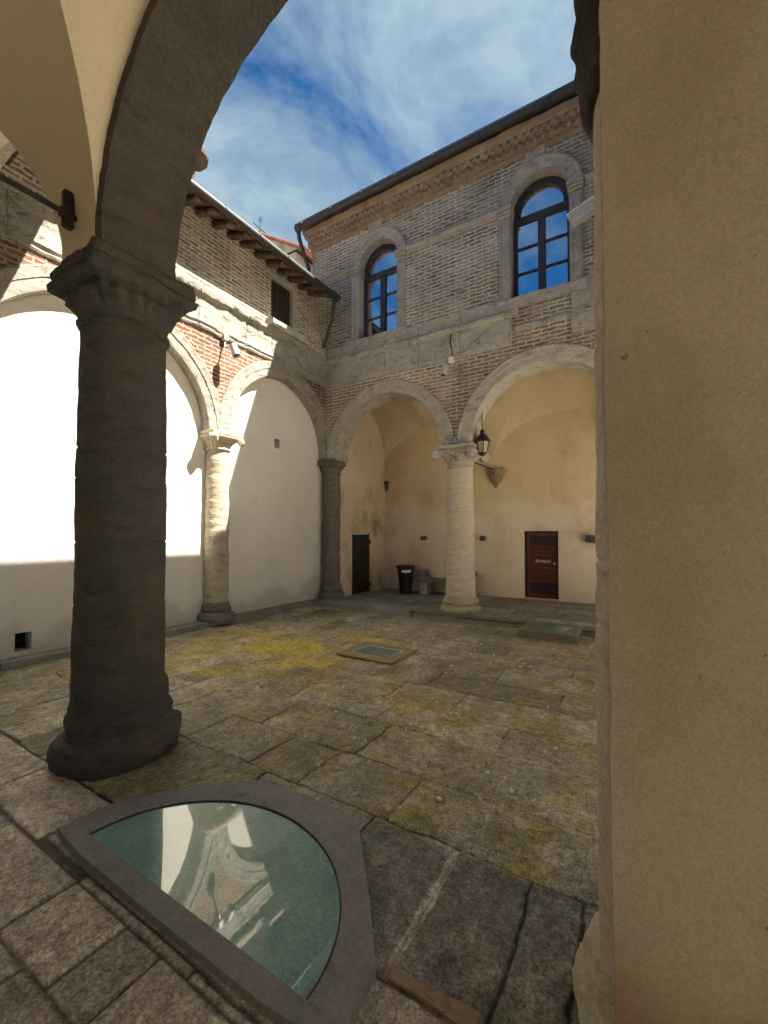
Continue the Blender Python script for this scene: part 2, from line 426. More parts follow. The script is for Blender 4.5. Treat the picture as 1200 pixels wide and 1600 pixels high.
M['glass_teal'] = mat_glass('teal_glass', (0.10, 0.235, 0.225), (0.22, 0.40, 0.365), 0.17, 0.02)
M['glass_hatch'] = mat_glass('hatch_glass', (0.10, 0.16, 0.14), (0.18, 0.24, 0.21), 0.05, 0.12)
M['glass_lamp'] = mat_glass('lantern_glass', (0.32, 0.27, 0.19), (0.4, 0.34, 0.24), 0.08, 0.1)

# ------------------------------------------------------------------ frames: (u along a wall, d out of it, z)
AX, PANEL, BY = -6.46, -6.65, 7.85
def frA(u, d, z): return (AX + d, u, z)          # left wing, faces +x
def frB(u, d, z): return (u, BY - d, z)          # back wing, faces -y
CY0, CY1 = 1.38, 1.90
def frC(u, d, z): return (u, CY1 + d, z)         # near arcade, outer face towards +y
def frCi(u, d, z): return (u, CY0 - d, z)

def strip_wall(mb, fr, us, zl, zh, d0, d1, ends=False):
    """solid wall between the curves zl(u) and zh(u), from depth d0 (front) to d1 (back)"""
    us = sorted(set(round(q, 5) for q in us)); n = len(us)
    V = []
    for q in us: V += [fr(q, d0, zl(q)), fr(q, d0, zh(q)), fr(q, d1, zh(q)), fr(q, d1, zl(q))]
    F = []
    for i in range(n - 1):
        a, b = 4 * i, 4 * i + 4
        F += [(a, b, b + 1, a + 1), (a + 2, b + 2, b + 3, a + 3), (a, a + 3, b + 3, b), (a + 1, b + 1, b + 2, a + 2)]
    F += [(0, 1, 2, 3), (4 * n - 4, 4 * n - 3, 4 * n - 2, 4 * n - 1)]
    return mb.add(V, F)
def arch_us(c, r, n=40): return [c - r * math.cos(math.pi * k / n) for k in range(n + 1)]
def arch_z(c, r, zs, h=None):
    h = h or r
    return lambda u: zs + h * math.sqrt(max(0.0, 1 - ((u - c) / r) ** 2)) if abs(u - c) < r else zs
def panel_holes(mb, fr, u0, u1, z0, z1, holes, d=0.0):
    us = sorted({u0, u1, *[h[0] for h in holes], *[h[1] for h in holes]}); zs = sorted({z0, z1, *[h[2] for h in holes], *[h[3] for h in holes]})
    for i in range(len(us) - 1):
        for j in range(len(zs) - 1):
            a, b, c, e = us[i], us[i + 1], zs[j], zs[j + 1]
            if any(h[0] <= a and b <= h[1] and h[2] <= c and e <= h[3] for h in holes): continue
            mb.add([fr(a, d, c), fr(b, d, c), fr(b, d, e), fr(a, d, e)], [(0, 1, 2, 3)])
    for h in holes:
        a, b, c, e, dp = h
        q = [(a, c), (b, c), (b, e), (a, e)]
        for k in range(4):
            (p0, p1), (r0, r1) = q[k], q[(k + 1) % 4]
            mb.add([fr(p0, d, p1), fr(r0, d, r1), fr(r0, d - dp, r1), fr(p0, d - dp, p1)], [(0, 1, 2, 3)])
    return mb
def sweep(mb, fr, u0, u1, prof, step=0.06, amp=0.0, freq=3.0, seed=0, joints=0.0):
    """profile [(d, z)] run along the wall, roughened"""
    n = max(2, int(abs(u1 - u0) / step) + 1)
    us = np.linspace(u0, u1, n)
    cuts = []
    if joints:
        rj = random.Random(seed); c = u0 + joints * 0.6
        while c < u1: cuts.append(c); c += joints * rj.uniform(0.6, 1.5)
    def sink(q): return 0.02 if any(abs(q - c) < step * 0.55 for c in cuts) else 0.0
    P = np.array([[fr(q, d - (sink(q) if d > 0.01 else 0), z) for d, z in prof] for q in us])
    if amp:
        q = P * freq
        P = P + amp * np.stack([fbm(q, seed), fbm(q + 9.1, seed + 3), fbm(q + 23.7, seed + 6)], -1)
    b = mb.n
    mb.grid(P)
    m = len(prof)
    mb.f.append(tuple(b + k for k in range(m))); mb.f.append(tuple(b + (n - 1) * m + k for k in range(m)))
    return mb
def rich(prof, step=0.03):
    out = []
    for (a, b), (c, d) in zip(prof[:-1], prof[1:]):
        k = max(1, int(math.hypot(c - a, d - b) / step))
        out += [(a + (c - a) * i / k, b + (d - b) * i / k) for i in range(k)]
    return out + [prof[-1]]
def arch_ring(fr, c, zs, r, h, prof, n=110, amp=0.012, freq=4, seed=0, joints=11, t0=0.0, t1=math.pi, gap=0.012):
    """prof [(dr, d)]: swept round the arch; shallow grooves where voussoirs meet"""
    mb = MB()
    T = np.linspace(t0, t1, n)
    jt = [t0 + (t1 - t0) * (k + 0.5 + 0.25 * math.sin(k * 7.1 + seed)) / joints for k in range(joints)]
    P = []
    for t in T:
        g = gap if any(abs(t - j) < 0.52 * (t1 - t0) / n for j in jt) else 0.0
        P.append([fr(c - (r + dr - (g if dr > 0.02 and 0 else 0)) * math.cos(t), d - g * (1 if d > 0 else 0), zs + (h + dr) * math.sin(t)) for dr, d in prof])
    P = np.array(P)
    q = P * freq
    P = P + amp * np.stack([fbm(q, seed), fbm(q + 9.1, seed + 3), fbm(q + 23.7, seed + 6)], -1)
    b = mb.n; mb.grid(P); m = len(prof)
    mb.f.append(tuple(b + k for k in range(m))); mb.f.append(tuple(b + (n - 1) * m + k for k in range(m)))
    return mb

# ------------------------------------------------------------------ columns
def column_shaft(c, z0, z1, r0, r1, seed, n=72, rings=90, erode=0.012, drums=5, layers=14.0):
    mb = MB()
    zz = np.linspace(z0, z1, rings)
    th = np.linspace(0, 2 * math.pi, n, endpoint=False)
    P = np.zeros((rings, n, 3))
    dz = [z0 + (z1 - z0) * (k + 0.3 * math.sin(k * 3.7 + seed)) / drums for k in range(1, drums)]
    for i, z in enumerate(zz):
        t = (z - z0) / (z1 - z0)
        r = r0 + (r1 - r0) * (t ** 1.4)
        for d in dz:
            if abs(z - d) < 0.6 * (z1 - z0) / rings: r -= 0.008
        P[i, :, 0] = c[0] + r * np.cos(th); P[i, :, 1] = c[1] + r * np.sin(th); P[i, :, 2] = z
    q = P.copy(); q[..., 0] *= 2.2; q[..., 1] *= 2.2; q[..., 2] *= layers
    e = fbm(q, seed, 4)
    big = fbm(P * 1.6, seed + 11, 3)
    k = 1 + (erode * np.minimum(e, 0.25) * 1.6 + 0.012 * big) / max(r0, 0.1)
    P[..., 0] = c[0] + (P[..., 0] - c[0]) * k; P[..., 1] = c[1] + (P[..., 1] - c[1]) * k
    mb.grid(P, closed_v=True)
    mb.f.append(tuple(range(n))); mb.f.append(tuple((rings - 1) * n + q for q in range(n)))
    return mb
def lathe_rough(c, prof, seed, amp, freq, n=72, zst=1.0, step=0.015):
    pr = rich(prof, step)
    mb = MB(); mb.lathe(pr, c, n)
    return mb.jitter(amp, freq, seed, zst, 4).jitter(amp * 0.3, freq * 3.3, seed + 2, zst, 3)
def capital(c, z0, z1, rn, hw, seed, amp=0.016, freq=7, ribs=28, rib=0.016, volute=0.0, dens=1.0):
    """neck ring, flaring echinus with leaf ribs that turns square, slab on top, worn corners"""
    mb = MB()
    H = z1 - z0
    n = 168
    th = np.linspace(0, 2 * math.pi, n, endpoint=False)
    stages = [(0.0, rn * 1.03, 0.0), (0.03, rn * 1.12, 0.0), (0.08, rn * 1.12, 0.0), (0.11, rn * 1.02, 0.0), (0.2, rn * 1.03, 0.05), (0.32, rn * 1.10, 0.15),
              (0.45, rn * 1.22, 0.35), (0.54, hw * 0.86, 0.55), (0.60, hw * 0.98, 0.8), (0.66, hw * 1.04, 0.95), (0.74, hw * 1.05, 1.0), (0.77, hw * 0.97, 1.0), (0.80, hw * 0.95, 1.0), (0.815, hw * 1.01, 1.0), (0.93, hw * 1.01, 1.0), (1.0, hw * 0.98, 1.0)]
    ts = np.linspace(0, 1, int(46 * dens))
    st = np.array(stages)
    rr = np.interp(ts, st[:, 0], st[:, 1]); sq = np.interp(ts, st[:, 0], st[:, 2])
    P = np.zeros((len(ts), n, 3))
    for i, t in enumerate(ts):
        sqr = 1 / np.maximum(np.abs(np.cos(th)), np.abs(np.sin(th)))
        sqr = np.minimum(sqr, 1.36)
        k = (1 - sq[i]) + sq[i] * sqr
        r = rr[i] * k
        if 0.2 < t < 0.76: r = r * (1 + rib / rr[i] * np.cos(ribs * th) * math.sin((t - 0.2) / 0.56 * math.pi))
        P[i, :, 0] = c[0] + r * np.cos(th); P[i, :, 1] = c[1] + r * np.sin(th); P[i, :, 2] = z0 + t * H
    mb.grid(P, closed_v=True)
    mb.f.append(tuple(range(n))); mb.f.append(tuple((len(ts) - 1) * n + q for q in range(n)))
    if volute:
        for sx in (-1, 1):
            for sy in (-1, 1):
                v = MB()
                v.lathe(rich([(volute * 0.35, -0.07), (volute * 0.95, -0.06), (volute, 0), (volute * 0.95, 0.06), (volute * 0.35, 0.07)], 0.02), n=24)
                v.xform(Matrix.Translation((c[0] + sx * hw * 0.93, c[1] + sy * hw * 0.93, z0 + 0.60 * H)) @ Matrix.Rotation(R(45 * sx * sy), 4, 'Z') @ Matrix.Rotation(R(90), 4, 'X'))
                mb.add(v.v, v.f)
    mb.jitter(amp, freq, seed, 1.0, 4)
    return mb

def vault(mb, xc, a, yc, b, zf, zb, za, hf, hb, hs, n=37, m=10, sides='fblr'):
    """groin vault over a bay: front (-y) and back (+y) corner heights, apex, heights of the wall arches"""
    T = np.linspace(0, math.pi, n)
    def web(fn):
        mb.grid(np.array([[fn(t, k / m) for k in range(m + 1)] for t in T]))
    L = lambda p, q, s: p + (q - p) * s
    for s, key, zc, hw in ((-1, 'f', zf, hf), (1, 'b', zb, hb)):
        if key in sides:
            web(lambda t, k: (xc + a * math.cos(t), yc + s * L(b, b * abs(math.cos(t)), k), L(zc + hw * math.sin(t), zc + (za - zc) * math.sin(t), k)))
    for s, key in ((-1, 'l'), (1, 'r')):
        if key in sides:
            def fn(t, k):
                cc = math.cos(t); zc = zb if cc > 0 else zf
                zw = L(zf, zb, (cc + 1) / 2) + hs * math.sin(t)
                return (xc + s * L(a, a * abs(cc), k), yc + b * cc, L(zw, zc + (za - zc) * math.sin(t), k))
            web(fn)
    return mb

# ================================================================== GROUND
def slab_field(x0, x1, y0, y1, step, slabs, warp, seed, groove, depth, amp, tint_fn, base=0.0, tilt=0.006, height_fn=None):
    nx = int((x1 - x0) / step) + 1; ny = int((y1 - y0) / step) + 1
    X, Y = np.meshgrid(np.linspace(x0, x1, nx), np.linspace(y0, y1, ny), indexing='ij')
    Z0 = np.zeros_like(X)
    q = np.stack([X * 2.3, Y * 2.3, Z0], -1)
    q2 = np.stack([X * 11, Y * 11, Z0], -1)
    wx = X + warp * (fbm(q, seed, 2) + 0.5 * fbm(q2, seed + 1, 2)); wy = Y + warp * (fbm(q + 40, seed + 2, 2) + 0.5 * fbm(q2 + 40, seed + 3, 2))
    ident = np.full(X.shape, -1); dist = np.zeros_like(X)
    for i, (a, b, c, d) in enumerate(slabs):
        mk = (wx >= a) & (wx < b) & (wy >= c) & (wy < d)
        ident[mk] = i
        dist[mk] = np.minimum(np.minimum(wx - a, b - wx), np.minimum(wy - c, d - wy))[mk]
    rr = np.random.default_rng(seed + 5)
    k = len(slabs) + 1
    hz = rr.uniform(-1, 1, k); tx = rr.uniform(-1, 1, k); ty = rr.uniform(-1, 1, k); rnd = rr.uniform(0, 1, (k, 4))
    P3 = np.stack([X, Y, Z0], -1)
    Z = base + tilt * hz[ident] + tilt * 0.9 * (tx[ident] * np.sin(X * 2.1 + ident) + ty[ident] * np.sin(Y * 2.3 + ident * 2))
    Z = Z + amp * (fbm(P3 * 3.0, seed + 7, 4) + 0.6 * fbm(P3 * 13.0, seed + 8, 3))
    flake = fbm(P3 * 2.0 + 5.5, seed + 17, 3)
    Z = Z - amp * 0.8 * (np.floor(flake * 7) / 7)                       # split beds of the stone
    jf = np.clip(1 - dist / groove, 0, 1)
    filled = 0.5 + 0.5 * fbm(P3 * 1.1 + 3, seed + 9, 2)
    Z = Z - depth * (jf ** 0.7) * np.clip(0.35 + 0.9 * filled, 0.25, 1)
    if height_fn is not None: Z = Z + height_fn(X, Y)
    tint = tint_fn(X, Y, rnd[ident], jf, dist, seed)
    mb = MB(); mb.grid(np.stack([X, Y, Z], -1))
    return mb, tint.reshape(-1, 3)

rs = random.Random(11)
def cut(a, b, lo, hi):
    out = [a]
    while out[-1] + hi < b: out.append(out[-1] + rs.uniform(lo, hi))
    if b - out[-1] < lo * 0.6 and len(out) > 1: out.pop()
    return out + [b]
court = []
row0 = [-3.86, -3.05, -2.24, -1.36, -0.84, -0.465, -0.235, 0.4]
for a, b in zip(row0[:-1], row0[1:]): court.append((a, b, 1.37, 2.12))
ys = [2.12, 2.62, 3.2, 3.66, 4.22, 4.7, 5.28, 5.75, 6.3, 6.8, 7.3, 8.0]
for c, d in zip(ys[:-1], ys[1:]):
    xs = cut(-3.86, 0.4, 0.65, 1.35)
    if c < 2.2: xs = [-3.86, -3.2, -2.45, -1.98, -1.29, -0.78, -0.27, 0.4]
    for a, b in zip(xs[:-1], xs[1:]): court.append((a, b, c, d))
xs = cut(-7.0, -3.86, 0.34, 0.55)
for a, b in zip(xs[:-1], xs[1:]):
    yy = cut(1.37, 8.0, 0.6, 1.3)
    for c, d in zip(yy[:-1], yy[1:]): court.append((a, b, c, d))
def court_tint(X, Y, rnd, jf, dist, seed):
    P3 = np.stack([X, Y, X * 0], -1)
    base = np.array([0.150, 0.136, 0.104])[None, None] * (0.58 + 0.80 * rnd[..., :1])
    grey = np.array([0.135, 0.130, 0.116])
    g = np.clip((rnd[..., 1:2] - 0.45) * 2, 0, 1) * 0.6
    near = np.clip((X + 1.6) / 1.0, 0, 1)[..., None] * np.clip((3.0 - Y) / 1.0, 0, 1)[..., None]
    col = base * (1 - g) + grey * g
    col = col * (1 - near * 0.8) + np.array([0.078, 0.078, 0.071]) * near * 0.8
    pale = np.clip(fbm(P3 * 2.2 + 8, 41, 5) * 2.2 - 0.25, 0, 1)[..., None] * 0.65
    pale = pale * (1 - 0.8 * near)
    pale = np.maximum(pale, (0.8 * np.exp(-((X + 0.72) / 0.28) ** 2 - ((Y - 1.56) / 0.16) ** 2) * np.clip(0.6 + 1.4 * fbm(P3 * 4 + 1, 44, 4), 0, 1))[..., None])
    col = col * (1 - pale) + np.array([0.25, 0.228, 0.19]) * pale
    moss = np.clip(0.66 + 1.6 * fbm(P3 * 1.0 + 2.7, 51, 4), 0, 1)
    moss = np.maximum(moss, np.clip(1.3 * np.exp(-((Y - 2.35) / 0.32) ** 2) * np.clip((X + 2.6) / 1.0, 0, 1) + 1.1 * np.exp(-((X + 0.35) / 0.22) ** 2), 0, 1))
    moss = moss * np.clip(0.35 + 1.6 * fbm(P3 * 6 + 1.0, 53, 4), 0, 1)
    green = np.array([0.128, 0.112, 0.030])
    m = (moss * 0.75)[..., None]
    col = col * (1 - m) + green * m
    # yellow lichen round the floor hatch
    ylw = np.exp(-(((X + 4.0) / 0.95) ** 2 + ((Y - 4.9) / 0.8) ** 2)) + 0.62 * np.exp(-(((X + 4.9) / 1.3) ** 2 + ((Y - 4.4) / 1.6) ** 2)) + 0.4 * np.exp(-(((X + 2.6) / 1.2) ** 2 + ((Y - 3.6) / 1.0) ** 2))
    ylw = np.clip(ylw * 1.1 * (0.55 + 1.3 * fbm(P3 * 3.1 + 12, 61, 5)), 0, 0.95)[..., None]
    col = col * 1.75
    col = col * (1 - ylw) + np.array([0.46, 0.35, 0.07]) * ylw
    # the dark hard slabs at the foot of the near arcade
    hard = np.clip((X + 1.45) / 0.12, 0, 1) * np.clip((2.11 - Y) / 0.03, 0, 1)
    hc = np.array([0.16, 0.156, 0.14])[None, None] * (0.75 + 0.55 * rnd[..., 1:2])
    scrape = (np.exp(-((X + 0.75) / 0.33) ** 2 - ((Y - 1.57) / 0.15) ** 2) * np.clip(0.7 + 1.5 * fbm(P3 * 4 + 1, 44, 5), 0, 1))[..., None]
    hc = hc * (1 - 0.75 * scrape) + np.array([0.36, 0.345, 0.315]) * 0.75 * scrape
    gm = (np.clip(fbm(P3 * 2.3 + 6, 46, 4) * 2.2 + 0.1, 0, 1) * 0.5)[..., None]
    hc = hc * (1 - gm) + np.array([0.10, 0.105, 0.06]) * gm
    col = col * (1 - hard[..., None]) + hc * hard[..., None]
    mw = np.clip((1.0 - np.abs(X + 0.845 + 0.02 * fbm(P3 * 5, 77, 3)) / (0.017 + 0.022 * fbm(P3 * 7, 79, 3))) * 4, 0, 1) * ((Y < 2.1) & (Y > 1.42)) * np.clip(0.95 + fbm(P3 * 8, 78, 3), 0, 1)
    col = col * (1 - mw[..., None]) + np.array([0.50, 0.475, 0.42]) * mw[..., None]
    # joints: dark earth, moss or pale mortar
    kind = fbm(P3 * 0.9 + 22, 71, 2)
    j = np.clip(jf * 2.2, 0, 1)[..., None]
    jc = np.where((kind > 0.02)[..., None], np.array([0.40, 0.37, 0.27]), np.where((kind < -0.12)[..., None], np.array([0.03, 0.027, 0.02]), np.array([0.10, 0.10, 0.04])))
    white = ((np.abs(X + 0.845) < 0.05) & (Y < 2.12))[..., None]
    jc = np.where((Y < 2.16)[..., None] & (X > -1.5)[..., None], np.array([0.028, 0.027, 0.02]), jc)
    jc = np.where(white, np.array([0.34, 0.32, 0.28]), jc)
    dk = ((np.abs(Y - 1.37) < 0.03) & (X < -0.9))[..., None]
    jc = np.where(dk, np.array([0.012, 0.011, 0.01]), jc)
    ja = j * np.where((Y < 2.16)[..., None], 0.92, np.clip(0.62 + 0.7 * fbm(P3 * 3.0 + 31, 73, 3), 0.15, 0.9)[..., None])
    return col * (1 - ja) + jc * ja
def court_h(X, Y):
    return 0.05 * np.clip((-5.4 - X) / 1.0, 0, 1)
for ya, yb, st in ((1.37, 3.2, 0.009), (3.2, 7.8, 0.015)):
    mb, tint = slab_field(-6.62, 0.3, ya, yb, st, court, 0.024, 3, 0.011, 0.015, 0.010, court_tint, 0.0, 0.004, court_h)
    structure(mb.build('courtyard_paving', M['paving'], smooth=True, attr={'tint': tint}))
mb = MB()
bm = bmesh.new(); bmesh.ops.create_cube(bm, size=1)
for q in bm.verts: q.co = Vector((-0.655 + q.co.x * 0.37, 1.40 + q.co.y * 0.085, -0.02 + q.co.z * 0.08))
bmesh.ops.bevel(bm, geom=bm.edges[:], offset=0.016, segments=2, affect='EDGES'); bmesh.ops.subdivide_edges(bm, edges=bm.edges[:], cuts=5, use_grid_fill=True); mb.frombm(bm)
mb.jitter(0.02, 9, 4); structure(mb.build('edge_stone', M['stone_rubble'], smooth=40))
del mb

# near loggia floor: smooth dark slabs
lf = [(-6.7, -4.55, 1.0, 1.37), (-4.55, -3.62, 1.0, 1.37), (-3.62, -2.80, 1.0, 1.37), (-2.80, 0.4, 1.03, 1.37)]
for a, b in zip([-6.7, -5.5, -4.4, -3.5, -2.31, -1.46, -0.6, 0.4][:-1], [-5.5, -4.4, -3.5, -2.31, -1.46, -0.6, 0.4]): lf.append((a, b, 0.985, 1.03 if a > -2.9 else 1.0))
for a, b in zip([-6.7, -5.2, -4.1, -3.1, -2.31, -1.87, -1.62, -1.0, -0.3, 0.4][:-1], [-5.2, -4.1, -3.1, -2.31, -1.87, -1.62, -1.0, -0.3, 0.4]): lf.append((a, b, 0.69, 0.985))
for c, d in ((0.1, 0.69), (-0.5, 0.1), (-1.1, -0.5), (-1.7, -1.1)):
    xs = cut(-6.7, 0.4, 0.7, 1.2)
    for a, b in zip(xs[:-1], xs[1:]): lf.append((a, b, c, d))
def loggia_tint(X, Y, rnd, jf, dist, seed):
    P3 = np.stack([X, Y, X * 0], -1)
    col = np.array([0.36, 0.322, 0.275])[None, None] * (0.78 + 0.36 * rnd[..., :1])
    s = np.clip(fbm(P3 * 1.7 + 4, 81, 5) * 1.8, 0, 1)[..., None] * 0.5
    col = col * (1 - s) + np.array([0.20, 0.185, 0.16]) * s
    j = (np.clip(jf * 1.6, 0, 1))[..., None]
    return col * (1 - j * 0.9) + np.array([0.018, 0.015, 0.012]) * j * 0.9
mb, tint = slab_field(-6.64, 0.35, 0.0, 1.37, 0.012, lf, 0.006, 23, 0.011, 0.012, 0.0022, loggia_tint, 0.004, 0.002)
structure(mb.build('loggia_floor', M['paving_smooth'], smooth=True, attr={'tint': tint}))
mb = MB(); mb.add([(-6.7, -1.7, 0.002), (3.2, -1.7, 0.002), (3.2, 0.0, 0.002), (-6.7, 0.0, 0.002)], [(0, 1, 2, 3)])
structure(mb.build('rear_floor', M['stone_frame']))
mb = MB(); mb.add([(-300, -300, -0.12), (300, -300, -0.12), (300, 300, -0.12), (-300, 300, -0.12)], [(0, 1, 2, 3)])
structure(mb.build('ground', M['stone_frame']))

mb = MB(); mb.add([(-20, -40, -0.06), (20, -40, -0.06), (20, -2.2, -0.06), (-20, -2.2, -0.06)], [(0, 1, 2, 3)])
structure(mb.build('rear_bounce_ground', M['bounce_gravel']))  # unseen sunlit ground, added to bounce light through the rear opening
mb = MB(); mb.add([(0.3, -1.7, -0.01), (3.7, -1.7, -0.01), (3.7, 12, -0.01), (0.3, 12, -0.01)], [(0, 1, 2, 3)])
structure(mb.build('fill_passage_floor', M['bounce_gravel']))  # floor of the added passage, bounces sun into the courtyard
mb = MB(); mb.add([(3.7, -20, -0.05), (40, -20, -0.05), (40, 40, -0.05), (3.7, 40, -0.05)], [(0, 1, 2, 3)])
structure(mb.build('bounce_yard', M['bounce_gravel']))  # unseen bright ground, added as fill light for the shade
# back loggia floor, raised a step above the courtyard, rough riser
mb = MB()
bl = []
for c, d in ((7.5, 8.15), (8.15, 8.75), (8.75, 9.4), (9.4, 10.4)):
    xs = cut(-6.4, 1.2, 0.7, 1.3)
    for a, b in zip(xs[:-1], xs[1:]): bl.append((a, b, c, d))
def back_tint(X, Y, rnd, jf, dist, seed):
    P3 = np.stack([X, Y, X * 0], -1)
    col = np.array([0.2, 0.195, 0.172])[None, None] * (0.75 + 0.5 * rnd[..., :1])
    e = (np.clip((7.95 - Y) / 0.4, 0, 1) * np.clip(0.6 + fbm(P3 * 2, 91, 3), 0, 1))[..., None] * 0.6
    col = col * (1 - e) + np.array([0.115, 0.115, 0.05]) * e
    j = (np.clip(jf * 1.4, 0, 1))[..., None]
    return col * (1 - j * 0.7) + np.array([0.05, 0.047, 0.04]) * j * 0.7
mb, tint = slab_field(-6.42, 1.2, 7.62, 10.32, 0.03, bl, 0.01, 33, 0.03, 0.008, 0.004, back_tint, 0.13, 0.003)
structure(mb.build('back_loggia_floor', M['paving'], smooth=True, attr={'tint': tint}))
mb = MB()
sweep(mb, lambda u, d, z: (u, 7.62 - d, z), -6.3, 1.2, rich([(-0.1, 0.128), (0.0, 0.128), (0.02, 0.10), (0.0, 0.06), (0.05, 0.0), (0.05, -0.05), (-0.1, -0.05)], 0.02), 0.03, 0.035, 5, 14)
structure(mb.build('step_riser', M['stone_damp'], smooth=40))
mb = MB(); mb.bbox((-5.12, 7.48, -0.04), (-4.0, 8.0, 0.142), 0.012); mb.bbox((-6.36, 7.52, -0.04), (-5.125, 8.0, 0.139), 0.012)
structure(mb.build('step_slab', M['kerb']))

# kerb along the foot of the left wing
mb = MB()
ks = cut(-0.2, 7.6, 0.9, 1.5)
for i, (a, b) in enumerate(zip(ks[:-1], ks[1:])):
    k = MB(); sweep(k, frA, a + 0.006, b - 0.006, rich([(-0.22, 0.13), (0.0, 0.145), (0.05, 0.142), (0.062, 0.13), (0.06, 0.05), (0.06, -0.05), (-0.22, -0.05)], 0.03), 0.04, 0.012, 4, 20 + i)
    mb.add(k.v, k.f)
structure(mb.build('kerb', M['kerb'], smooth=40))

# ================================================================== LEFT WING
SPR = 3.45
lw = thing('left_wing', (AX, 4.0, 0), 'old brick and plaster wing with three blind arches, sunlit on the left of the courtyard', 'building')
ARCH_A = [(3.08, 1.60, 1.52), (6.48, 1.36, 1.50), (-0.7, 1.60, 1.52)]
mb = MB()
us = [-2.6, BY + 0.3]
for c, r, h in ARCH_A: us += arch_us(c, r + 0.1)
def zlA(u):
    for c, r, h in ARCH_A:
        if abs(u - c) < r + 0.1: return arch_z(c, r + 0.1, SPR, h + 0.1)(u)
    return SPR
strip_wall(mb, frA, us, zlA, lambda u: 5.5, 0.0, -0.34)
mb.build('brick_spandrel', M['brick_red'], lw)
mb = MB()
WA = (6.10, 6.72, 6.05, 7.0)
def wall_rect(u0, u1, z0, z1, d0=0.0, d1=-0.34): strip_wall(mb, frA, [u0, u1], lambda u: z0, lambda u: z1, d0, d1)
wall_rect(-2.6, WA[0], 5.5, 7.6); wall_rect(WA[1], BY + 0.3, 5.5, 7.6); wall_rect(WA[0], WA[1], 5.5, WA[2]); wall_rect(WA[0], WA[1], WA[3], 7.6)
mb.build('brick_wall', M['brick_grey'], lw)
mb = MB()
panel_holes(mb, lambda u, d, z: (PANEL + d, u, z), -2.6, 8.3, 0.02, 5.2, [(6.40, 6.55, 3.50, 3.69, 0.25), (2.10, 2.27, 0.19, 0.42, 0.25)])
mb.jitter(0.0, 1)
pp = mb.build('plaster_panel', M['plaster_sun'], lw)
mb = MB(); mb.box((PANEL - 0.26, 6.38, 3.48), (PANEL - 0.2, 6.57, 3.71)); mb.build('vent_hole', M['void'], pp)
mb = MB(); mb.box((PANEL - 0.26, 2.08, 0.17), (PANEL - 0.2, 2.29, 0.44)); mb.build('vent_hole', M['void'], pp)
RING = rich([(0.30, -0.05), (0.30, 0.02), (0.27, 0.045), (0.24, 0.035), (0.15, 0.03), (0.14, 0.015), (0.03, 0.012), (0.0, 0.0), (-0.01, -0.05), (-0.01, -0.18), (0.06, -0.18)], 0.03)
for i, (c, r, h) in enumerate(ARCH_A):
    arch_ring(frA, c, SPR, r, h, RING, seed=60 + i * 7, amp=0.016, joints=9).build('arch_ring', M['stone_left'], lw, smooth=35)
BAND = rich([(-0.05, 5.20), (0.03, 5.20), (0.045, 5.23), (0.02, 5.26), (0.05, 5.30), (0.03, 5.36), (0.02, 5.55), (0.035, 5.62), (0.02, 5.66), (0.04, 5.76), (0.10, 5.80), (0.115, 5.86), (0.03, 5.90), (-0.05, 5.90)], 0.03)
mb = MB(); sweep(mb, frA, -2.6, BY - 0.02, BAND, 0.02, 0.03, 5, 77, 0.9)
mb.build('stone_band', M['stone_left'], lw, smooth=40)
# half columns on the kerb
def half_column(y, seed, mat, cap_hw, wing=lw, x=None, z0=0.12, z1=3.17, zc=SPR + 0.03, r=0.215, ribs=24, vol=0.07, mcap=None, pname='half_column'):
    x = PANEL + 0.08 if x is None else x
    hc = column_shaft((x, y, 0), z0 + 0.30, z1, r * 1.0, r * 0.93, seed, 56, 80, 0.016, 6, 13).build(pname, mat, wing, smooth=50)
    lathe_rough((x, y, 0), [(r * 1.5, z0 - 0.03), (r * 1.55, z0 + 0.06), (r * 1.4, z0 + 0.12), (r * 1.12, z0 + 0.16), (r * 1.22, z0 + 0.2), (r * 1.1, z0 + 0.27), (r * 0.98, z0 + 0.34)], seed + 3, 0.035, 7, 48).build('base', M['stone_layer'], hc, smooth=50)
    capital((x, y, 0), z1 - 0.02, zc, r * 0.95, cap_hw, seed + 5, 0.012, 7, ribs, 0.012, vol).build('capital', mcap or mat, hc, smooth=45)
    return hc
half_column(4.93, 101, M['stone_warm'], 0.31)
half_column(1.2, 111, M['stone_warm'], 0.31)
half_column(8.03, 121, M['stone_layer'], 0.25, x=-6.40, z0=0.14, z1=3.12, zc=3.44, vol=0.0, ribs=8)
# upper window with shutter, stone jamb and sill
wd = thing_part = MB().box((AX - 0.16, WA[0] + 0.01, WA[2] + 0.01), (AX - 0.10, WA[1] - 0.01, WA[3] - 0.01)).build('window', M['wood_dark'], lw)
mb = MB()
for k in range(4): mb.bbox((AX - 0.10, WA[0] + 0.03 + k * 0.15, WA[2] + 0.03), (AX - 0.075, WA[0] + 0.165 + k * 0.15, WA[3] - 0.03), 0.006)
mb.build('shutter', M['wood_dark'], wd)
mb = MB(); mb.bbox((AX - 0.2, WA[1] - 0.005, WA[2]), (AX + 0.012, WA[1] + 0.14, WA[3] + 0.12), 0.012); mb.bbox((AX - 0.2, WA[0] - 0.1, WA[3] - 0.004), (AX + 0.01, WA[1] - 0.008, WA[3] + 0.115), 0.012)
mb.build('window_frame', M['stone'], wd)
mb = MB(); sweep(mb, frA, WA[0] - 0.14, WA[1] + 0.34, rich([(-0.1, 5.88), (0.16, 5.88), (0.2, 5.92), (0.2, 6.0), (0.16, 6.02), (-0.1, 6.05)], 0.03), 0.05, 0.012, 5, 8)
mb.build('window_sill', M['stone'], wd, smooth=40)
